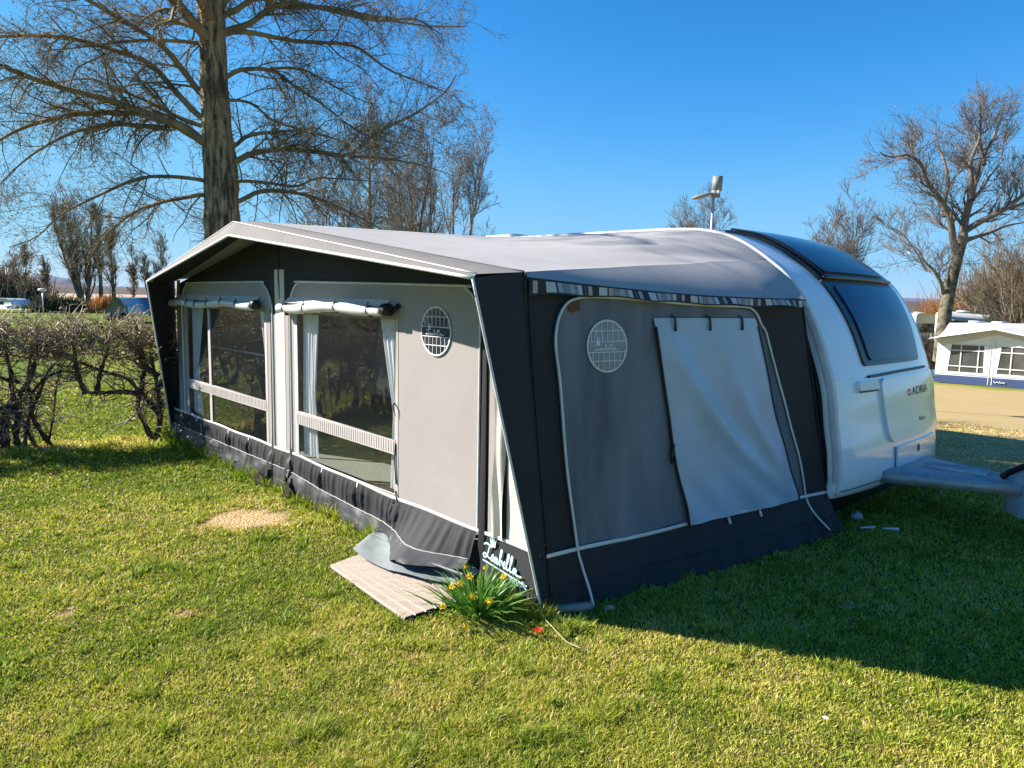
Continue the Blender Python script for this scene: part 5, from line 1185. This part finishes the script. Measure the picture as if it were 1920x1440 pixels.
# ------------------------------------------------------------ daffodils
def daffodils():
    g = np.random.default_rng(5); c = np.array([-.16, 3.80]); root = empty('daffodil_clump', (c[0], c[1], 0)); tag(root, 'clump of yellow daffodils flowering by the awning corner', 'flowers')
    n = 290; r = np.abs(g.normal(0, .068, n)); th = g.uniform(0, 6.283, n); L = g.uniform(.16, .34, n)
    p = np.stack([c[0] + r * np.cos(th) * 1.3, c[1] + r * np.sin(th), 0 * r - .01], -1); out = np.stack([np.cos(th), np.sin(th), 0 * th], -1); lean = (.15 + r * 5.5 + g.uniform(0, .35, n))[:, None]
    K = 7; d = out * lean + np.array([0, 0, 1.]) + g.normal(size=(n, 3)) * .08; pts = [p]
    for k in range(K - 1):
        d = d + out * .10 * lean - np.array([0, 0, .05 * k]) + g.normal(size=(n, 3)) * .03; d2 = d / np.linalg.norm(d, axis=1, keepdims=True); pts.append(pts[-1] + d2 * (L / (K - 1))[:, None])
    P = np.stack(pts, 1); P[:, :, 2] = np.maximum(P[:, :, 2], .01); a2 = th + g.normal(0, .9, n); side_ = np.stack([-np.sin(a2), np.cos(a2), 0 * th], -1)
    wd = np.array([.0045, .0055, .006, .006, .005, .0035, .0006])
    m = MB(); v = np.stack([P - side_[:, None] * wd[None, :, None], P + side_[:, None] * wd[None, :, None]], 2).reshape(-1, 3)
    i, k = np.meshgrid(np.arange(n), np.arange(K - 1), indexing='ij'); b0 = (i * K + k) * 2; m.add(v, np.stack([b0, b0 + 1, b0 + 3, b0 + 2], -1).reshape(-1, 4)); m.make('leaves', M['blade'], root)
    heads = [(-.30, 3.70, .20), (-.345, 3.62, .12), (-.26, 3.66, .235), (-.19, 3.66, .16), (-.21, 3.72, .25), (-.10, 3.66, .135), (-.03, 3.72, .25), (-.22, 3.56, .04), (-.13, 3.74, .29), (-.24, 3.80, .27)]
    for k, (x, y, z) in enumerate(heads):
        b = np.array([c[0] + (x - c[0]) * .3, c[1] + (y - c[1]) * .3, 0]); h = np.array([x, y, z])
        MB().tube([b, b * .5 + h * .5 + [0, 0, .05], h + [0, 0, .01], h], [.0035, .003, .0025, .002], 6, smooth=4).make('stem', M['blade'], root)
        ax = np.array([x - c[0], y - c[1] - .06, -.03]) + g.normal(size=3) * .03; ax /= np.linalg.norm(ax); s1 = np.cross(ax, [0, 0, 1.]); s1 /= np.linalg.norm(s1); s2 = np.cross(ax, s1)
        m = MB(); sc = g.uniform(.8, 1.1) if k not in (8, 9, 10, 11) else .6
        for j in range(6):
            t = j * np.pi / 3; d = s1 * math.cos(t) + s2 * math.sin(t); e = np.cross(ax, d)
            m.add([h, h + d * .013 * sc + e * .007 * sc + ax * .003, h + d * .026 * sc + ax * (.002 - .006 * (k % 2)), h + d * .013 * sc - e * .007 * sc + ax * .003], [(0, 1, 2, 3)])
        f = m.make('flower', M['petal'], root)
        MB().tubes(np.array([[h, h + ax * .008 * sc, h + ax * .018 * sc, h + ax * .021 * sc]]), np.array([[.004, .0065, .0075, .0095]]) * sc, 10).make('trumpet', M['trump'], f)
daffodils()
g0 = np.random.default_rng(9)
m = MB()
for k in range(6):
    t = k * 1.05; m.add([(.16, 3.53, .03), (.16 + .022 * math.cos(t - .4), 3.53 + .022 * math.sin(t - .4), .045), (.16 + .03 * math.cos(t), 3.53 + .03 * math.sin(t), .036), (.16 + .022 * math.cos(t + .4), 3.53 + .022 * math.sin(t + .4), .045)], [(0, 1, 2, 3)])
tag(m.make('red_flower', M['red']), 'small red flower head in the grass below the awning corner', 'flower')
tag(MB().tube([(.19, 3.80, .06), (.20, 3.70, .03), (.24, 3.55, .045), (.30, 3.42, .035), (.37, 3.34, .04)], .0026, 6, smooth=5).make('guy_cord', M['rope']), 'beige cord trailing across the grass from the awning corner', 'cord')
def rock(name, label, cat, x, y, r, seed, mt='stone', sz=(1, .8, .7)):
    g = np.random.default_rng(seed); th = np.linspace(0, 2 * np.pi, 15); ph = np.linspace(0, np.pi, 9); ns = g.normal(0, .09, (15, 9)); ns[-1] = ns[0]
    def f(t, p): q = r * (1 + ns); return np.stack([x + q * sz[0] * np.sin(p) * np.cos(t), y + q * sz[1] * np.sin(p) * np.sin(t), gz(x, y) + r * .3 + q * sz[2] * np.cos(p)], -1)
    return tag(MB().grid(f, th, ph).make(name, M[mt]), label, cat)
rock('stone', 'pale stone at the foot of the side wall near the corner', 'stone', .58, 3.86, .035, 1)
rock('stone', 'stone beside the wood block under the side wall corner', 'stone', .27, 3.76, .03, 2)
rock('bottle_end', 'whitish bottle-like lump behind the side skirt near the caravan', 'bottle', 2.88, 5.72, .055, 3, 'plas', (1, .7, .9))
for i, (x, y) in enumerate([(2.81, 3.91), (1.34, 2.79), (2.4, 2.62)]):
    m = MB()
    for k in range(8):
        t = k * .785; m.add([(x, y, .035), (x + .011 * math.cos(t - .25), y + .011 * math.sin(t - .25), .038), (x + .015 * math.cos(t), y + .015 * math.sin(t), .036), (x + .011 * math.cos(t + .25), y + .011 * math.sin(t + .25), .038)], [(0, 1, 2, 3)])
    tag(m.make('daisy', M['daisy']), ['white daisy in the shaded grass right of the awning', 'pale daisy in the sunny grass at the bottom edge', 'white daisy near the edge of the shade at the right'][i], 'flower', 'daisies in the lawn')
tag(MB().box((.37, 3.86, .018), (.22, .06, .036), np.array([[.97, .2, 0], [-.2, .97, 0], [0, 0, 1]])).make('wood_block', M['wood']), 'wooden block under the near corner of the side skirt', 'block')
for (x, y, an, lb) in [(2.80, 5.38, .15, 'white plastic tent peg lying nearest the caravan shade'), (2.97, 5.36, -.1, 'white plastic peg end lying right of the other peg')]:
    d = np.array([math.cos(an), math.sin(an), 0]); p = np.array([x, y, .035]); tag(MB().tube([p - d * .06, p, p + d * .06], [.008, .009, .013], 6).make('tent_peg', M['pipe']), lb, 'peg', 'white pegs by the side skirt')
# fallen leaves
def litter():
    g = np.random.default_rng(77)
    L_ = [(-2.4, 3.72, .03, 'brown dead leaf lying furthest left on the open lawn'), (-1.75, 3.70, .03, 'curled brown leaf left of the wooden step on the bare patch'), (-2.15, 6.3, .03, 'pale leaf on the lawn near the shaded hedge foot'),
          (-1.55, 5.9, .028, 'dry leaf close to the pale floor edge board'), (-2.35, 6.9, .03, 'brown leaf at the edge of the hedge shadow'), (-1.35, 5.05, .026, 'leaf scrap between the straw patch and the skirt'), (-.35, 2.45, .022, 'small leaf at the bottom centre of the lawn'), (1.25, 3.35, .02, 'tiny pale leaf just outside the awning shade')]
    for i, (x, y, s, lb) in enumerate(L_):
        a = g.uniform(0, 6.28); c, n_ = math.cos(a), math.sin(a)
        v = np.array([(-1, 0, 0), (-.3, .5, .25), (.6, .35, .1), (1, 0, .35), (.5, -.45, .2), (-.4, -.4, .05), (0, 0, .0)]) * s
        v = np.stack([v[:, 0] * c - v[:, 1] * n_ + x, v[:, 0] * n_ + v[:, 1] * c + y, v[:, 2] + gz(x, y) + .02], -1)
        tag(MB().add(v, [(0, 1, 6), (1, 2, 6), (2, 3, 6), (3, 4, 6), (4, 5, 6), (5, 0, 6)]).make('fallen_leaf', M['straw']), lb, 'leaf', 'dry leaves scattered on the lawn')
litter()

# ------------------------------------------------------------ lamp post behind the caravan
def lamp():
    D = 16.; x = 4.30; gr = float(gz(x, D)); root = empty('lamp_post', (x, D, gr)); tag(root, 'thin pole lamp with disc head and grey cylinder behind the caravan', 'lamp post')
    MB().tube([(x - .02, D, gr - .1), (x + .06, D, 4.13)], [.034, .028], 10).make('pole', M['pole'], root, smooth=True)
    m = MB().tubes(np.array([[(x + .12, D, 4.20), (x + .12, D, 4.21), (x + .13, D, 4.52), (x + .13, D, 4.525)]]), np.array([[.06, .11, .11, .08]]), 20, True); m.make('cylinder_housing', M['lampg'], root, smooth=False)
    MB().box((x + .09, D - .02, 4.14), (.17, .14, .15)).make('bracket', M['lampg'], root)
    MB().tubes(np.array([[(x + .13, D - .09, 4.17), (x + .13, D - .13, 4.17)]]), np.full((1, 2), .035), 12, True).make('knob', M['cwarm'], root)
    th = np.linspace(0, 2 * np.pi, 37)
    def f(t, k):
        rr = np.array([0, .6, .95, 1, .95, .6, 0])[k.astype(int)]; zz = np.array([.045, .04, .015, 0, -.02, -.045, -.05])[k.astype(int)]
        return np.stack([x - .19 + .24 * rr * np.cos(t), D + .2 * rr * np.sin(t), 4.10 + zz + .06 * rr * np.cos(t)], -1)
    MB().grid(f, th, np.arange(7)).make('lamp_head', M['lampg'], root, smooth=True)
    MB().tube([(x + .02, D - .02, 4.12), (x - .02, D, 4.13)], .045, 8).make('arm', M['cwarm'], root)
    MB().tube([(x + .14, D - .05, 4.10), (x + .22, D - .05, 4.02), (x + .20, D - .05, 3.96), (x + .12, D - .04, 4.0)], .008, 6, smooth=4).make('cable', M['black'], root)
lamp()

# ------------------------------------------------------------ the white awning on the right
def neighbour():
    K = 1.75; O2 = np.array([10.09 * K, 16.59 * K, 0]); zz = lambda z: CAMH + (z - CAMH) * K + .08
    G = lambda a, b, z: O2 + np.asarray(a, float)[..., None] * K * -U + np.asarray(b, float)[..., None] * K * V + np.asarray(zz(np.asarray(z, float)))[..., None] * np.array([0, 0, 1.])
    root = empty('caravan_awning', tuple(O2 + [0, 0, zz(0)]), ROT); tag(root, 'pale grey and white awning with navy skirt on the neighbouring pitch', 'awning')
    f2 = lambda a, z, off=0.: G(np.asarray(a, float), -np.asarray(off, float), z)
    A1 = 2.22; pk = 1.03
    wins = [(.05, .885, .235, .88), (1.03, 1.86, .25, .88)]
    h = lambda w_: [(w_[0], w_[2]), (w_[1], w_[2]), (w_[1], w_[3]), (w_[0], w_[3])]
    MB().poly([(-.16, .0), (A1, 0), (A1 + .0, 1.0), (pk, 1.27), (-.14, .99)], [h(w_) for w_ in wins], f2).make('front_wall', M['wht'], root)
    MB().poly([(-.14, .80), (pk, 1.13), (A1, .86), (A1, 1.0), (pk, 1.26), (-.14, .99)], [], f2, .004).make('gable_panel', M['litegrey'], root)
    MB().poly([(-.16, -.03), (A1, -.03), (A1, .18), (-.16, .15)], [], f2, .006).make('skirt', M['navy'], root)
    MB().ribbon([f2(a, .19 + .01 * a, .01) for a in (-.15, 1, 2.2)], .03, NFV, h=.005).make('foot_band', M['pipe'], root)
    for w_ in wins:
        win = MB().poly([(w_[0] - .01, w_[2] - .01), (w_[1] + .01, w_[2] - .01), (w_[1] + .01, w_[3] + .01), (w_[0] - .01, w_[3] + .01)], [[(w_[0] + .01, w_[2] + .015), (w_[1] - .01, w_[2] + .015), (w_[1] - .01, w_[3] - .01), (w_[0] + .01, w_[3] - .01)]], f2, .006).make('window', M['pipe'], root)
        MB().poly(h(w_), [], f2, -.01).make('pane', M['glassd'], win)
        m = MB(); q = w_[0]
        for t in (.36, .78): m.ribbon([f2(q + (w_[1] - q) * t, w_[2], .008), f2(q + (w_[1] - q) * t, w_[3], .008)], .045, NFV)
        for z in (.375, .74): m.ribbon([f2(q, z, .009), f2(w_[1], z + .01, .009)], .045, NFV)
        m.make('window_bars', M['pipe'], win)
        MB().poly([(q + .0, w_[2]), (q + .05, w_[2]), (q + .10, w_[3]), (q, w_[3])], [], f2, .003).make('curtain', M['curt'], win)
        MB().poly([(w_[1] - .06, w_[2]), (w_[1], w_[2]), (w_[1], w_[3]), (w_[1] - .09, w_[3])], [], f2, .003).make('curtain', M['curt'], win)
    for a in (.93, 1.00): MB().ribbon([f2(a, .0, .012), f2(a, 1.05, .012)], .03, NFV).make('zip_piping', M['pipe'], root)
    m = MB(); # roof
    F0 = [(-.27, -.30, .985), (pk, -.30, 1.25), (A1 + .12, -.30, .985)]; T0 = [(-.24, -.26, 1.01), (pk, -.26, 1.29), (A1 + .1, -.26, 1.01)]; Bk = [(-.30, 1.5, 1.10), (-.12, 1.5, 1.37), (pk, 1.5, 1.42), (A1 + .1, 1.5, 1.36)]
    V3 = lambda q: G(np.array(q[0]), np.array(q[1]), np.array(q[2]))
    m.add([V3(q) for q in F0 + T0], [(0, 1, 4, 3), (1, 2, 5, 4)])
    def rf(u_, t):
        a0 = np.interp(u_, [0, 1, 2], [-.24, pk, A1 + .1]); z0 = np.interp(u_, [0, 1, 2], [1.01, 1.29, 1.01]); a1 = np.interp(u_, [0, .25, 1, 2], [-.5, -.36, pk, A1 + .1]); z1 = np.interp(u_, [0, .25, 1, 2], [1.05, 1.34, 1.37, 1.30])
        return G(a0 + (a1 - a0) * t, -.26 + 1.76 * t, z0 + (z1 - z0) * t - .03 * np.sin(np.pi * t))
    m.grid(rf, np.linspace(0, 2, 40), np.linspace(0, 1, 14)); m.make('roof', M['litegrey'], root, smooth=False)
    MB().add([G(np.array(a), np.array(b), np.array(z)) for a, b, z in [(-.16, 0, 0), (-.14, 0, .99), (-.45, 1.45, 1.05), (-.45, 1.45, 0)]], [(0, 1, 2, 3)]).make('side_wall', M['wht'], root)
    m = MB()
    for x0 in (0, .11): m.tube([f2(1.05 + x0, .10, .02), f2(1.07 + x0, .06, .02), f2(1.12 + x0, .08, .02), f2(1.15 + x0, .05, .02)], .018, 5, smooth=4)
    m.make('maker_lettering', M['pipe'], root)
    # its caravan behind
    cv = empty('caravan', tuple(O2 + 2.4 * K * V + [0, 0, zz(0)]), ROT); tag(cv, 'white caravan mostly hidden behind the pale neighbouring awning', 'caravan')
    bd = MB(); pr = [(-.40, .2), (-.42, .8), (-.36, 1.18), (-.18, 1.345), (3.0, 1.36), (3.1, 1.2), (3.1, .2)]
    n = len(pr); bd.add(np.vstack([[G(np.array(a), np.array(1.52), np.array(z)) for a, z in pr], [G(np.array(a), np.array(2.8), np.array(z)) for a, z in pr]]), [tuple(range(n)), tuple(range(n, 2 * n))[::-1]] + [(i, (i + 1) % n, n + (i + 1) % n, n + i) for i in range(n)]); bd.make('body', M['caravan'], cv)
    for a in (.12, .62): MB().box(G(np.array(a), np.array(1.9), np.array(1.375)), (.45, .4, .09)).make('roof_vent', M['pipe'], cv)
NFV = -V
neighbour()

def far_caravan(name, x0, x1, y, ztop, label, seed, col='caravan', group='caravans parked in the distance', with_awn=False):
    z0 = float(gz((x0 + x1) / 2, y)); root = empty(name, ((x0 + x1) / 2, y, z0)); tag(root, label, 'caravan', group)
    m = MB(); pr = [(x0, z0 + .3), (x1, z0 + .3), (x1 + .1, z0 + (ztop - z0) * .5), (x1 - .25, ztop - .12), (x1 - .55, ztop), (x0 + .2, ztop + .05), (x0, ztop - .1)]
    n = len(pr); m.add([(a, y, z) for a, z in pr] + [(a, y + 2.2, z) for a, z in pr], [tuple(range(n)), tuple(range(n, 2 * n))[::-1]] + [(i, (i + 1) % n, n + (i + 1) % n, n + i) for i in range(n)]); m.make('body', M[col], root)
    h = ztop - z0
    for k, t in enumerate((.12, .45, .75)):
        a = x0 + (x1 - x0) * t; MB().box((a + .3, y - .01, z0 + h * .66), (.7, .04, h * .22)).make('window', M['glassd'], root)
    MB().box((x0 + (x1 - x0) * .3, y + .8, ztop + .09), (.6, .5, .12)).make('roof_vent', M['pipe'], root)
    return root
fc = far_caravan('caravan', .618 * 50, .690 * 50, 50, CAMH - .006 * 50, 'white caravan with grey awning roof before the orange hedge on the right', 1)
y = 48.4; MB().add([(.612 * y, y, CAMH - .012 * y), (.665 * y, y, CAMH - .014 * y), (.684 * y, y + 1.2, CAMH - .009 * y), (.62 * y, y + 1.4, CAMH - .005 * y), (.612 * y, y, CAMH - .016 * y), (.665 * y, y, CAMH - .0185 * y)], [(0, 1, 2, 3), (4, 5, 1, 0)]).make('awning_roof', M['litegrey'], fc)
MB().add([(.614 * y, y + .02, CAMH - .0165 * y), (.662 * y, y + .02, CAMH - .019 * y), (.662 * y, y + .02, CAMH - .05 * y), (.614 * y, y + .02, CAMH - .05 * y)], [(0, 1, 2, 3)]).make('awning_wall', M['glassd'], fc)
far_caravan('caravan', .565 * 56, .603 * 56, 56, CAMH - .009 * 56, 'white caravan glimpsed left of the mossy sycamore trunk', 2)
far_caravan('caravan', -.80 * 56, -.702 * 56, 56, CAMH - .012 * 56, 'long pale caravan roof at the far left edge beyond the hedge', 3)
def car():
    y = 40.; x0, x1 = -.572 * y, -.541 * y; z = 0.05; L = x1 - x0; root = empty('parked_car', ((x0 + x1) / 2, y, 0)); tag(root, 'dark parked car with bright windscreen beyond the hedge', 'car')
    pr = [(0, .3), (0, .62), (.12, .85), (.36, .95), (.5, 1.32), (.85, 1.42), (1.2, 1.35), (1.5, .98), (1.75, .9), (1.8, .4), (1.75, .3)]; s = L / 1.8
    n = len(pr); mk = lambda w0, w1: [(x0 + a * s, y + w0, z + h) for a, h in pr] + [(x0 + a * s, y + w1, z + h) for a, h in pr]
    MB().add(mk(0, 3.6), [tuple(range(n)), tuple(range(n, 2 * n))[::-1]] + [(i, (i + 1) % n, n + (i + 1) % n, n + i) for i in range(n)]).make('body', M['carblue'], root)
    MB().add([(x0 + a * s, y + w_, z + h + .01) for a, h, w_ in [(.38, .99, .1), (.5, 1.30, .1), (.5, 1.30, 3.4), (.38, .99, 3.4)]], [(0, 1, 2, 3)]).make('windscreen', M['cglass'], root)
    for a in (.35, 1.4): MB().tubes(np.array([[(x0 + a * s, y - .03, z + .28), (x0 + a * s, y + .16, z + .28)]]), np.full((1, 2), .28), 14, True).make('wheel', M['tyre'], root)
car()
def van():
    y = 50.; x0 = -.535 * y; root = empty('parked_caravan', (x0, y, 0)); tag(root, 'small white tent-like trailer roof beside the awning corner on the left', 'trailer')
    MB().add([(x0, y, .35), (x0 + 1.6, y, .35), (x0 + 1.6, y, .9), (x0 + .75, y, 1.15), (x0, y, .62), (x0, y + 2, .35), (x0 + 1.6, y + 2, .35), (x0 + 1.6, y + 2, .9), (x0 + .75, y + 2, 1.15), (x0, y + 2, .62)], [(0, 1, 2, 3, 4), (5, 9, 8, 7, 6), (4, 3, 8, 9), (3, 2, 7, 8), (1, 6, 7, 2), (0, 4, 9, 5)]).make('body', M['wht'], root)
van()
def street_lamp():
    y = 46.; x = -.660 * y; root = empty('street_lamp', (x, y, 0)); tag(root, 'small white lamp on a thin post beyond the hedge at the left', 'street lamp')
    MB().tube([(x, y, -.05), (x, y, 1.72)], .035, 8).make('post', M['pole'], root)
    MB().tubes(np.array([[(x, y, 1.70), (x, y, 1.72), (x, y, 1.84), (x, y, 1.9)]]), np.array([[.05, .22, .26, .08]]), 16, True).make('lamp_head', M['cwarm'], root)
street_lamp()

def hidden_caravan():
    root = empty('caravan', tuple(W(4.2, 7.0, 0)), ROT); tag(root, 'white caravan standing directly behind the joined caravan, hidden save for its shadow', 'caravan')
    pr = catmull(np.array([(1.35, .3), (1.28, .7), (1.35, 1.3), (1.6, 1.8), (2.1, 2.1), (2.8, 2.15), (6.2, 2.15), (6.7, 1.9), (6.8, 1.2), (6.8, .3)]), 6); n = len(pr)
    m = MB(); m.grid(lambda i, b: W(pr[i.astype(int), 0], b, pr[i.astype(int), 1]), np.arange(n), np.linspace(5.95, 8.15, 4))
    for b in (5.95, 8.15): m.add(W(pr[:, 0], b, pr[:, 1]), [tuple(range(n))])
    m.make('body', M['caravan'], root)
    for b in (6.1, 8.0): MB().tubes(np.array([[W(4.2, b - .1, .3), W(4.2, b + .1, .3)]]), np.full((1, 2), .31), 20, True).make('wheel', M['tyre'], root)
    MB().box(W(4.2, 5.94, 1.45), (1.2, .03, .5), np.array([U, V, [0, 0, 1]])).make('window', M['cglass'], root)
hidden_caravan()
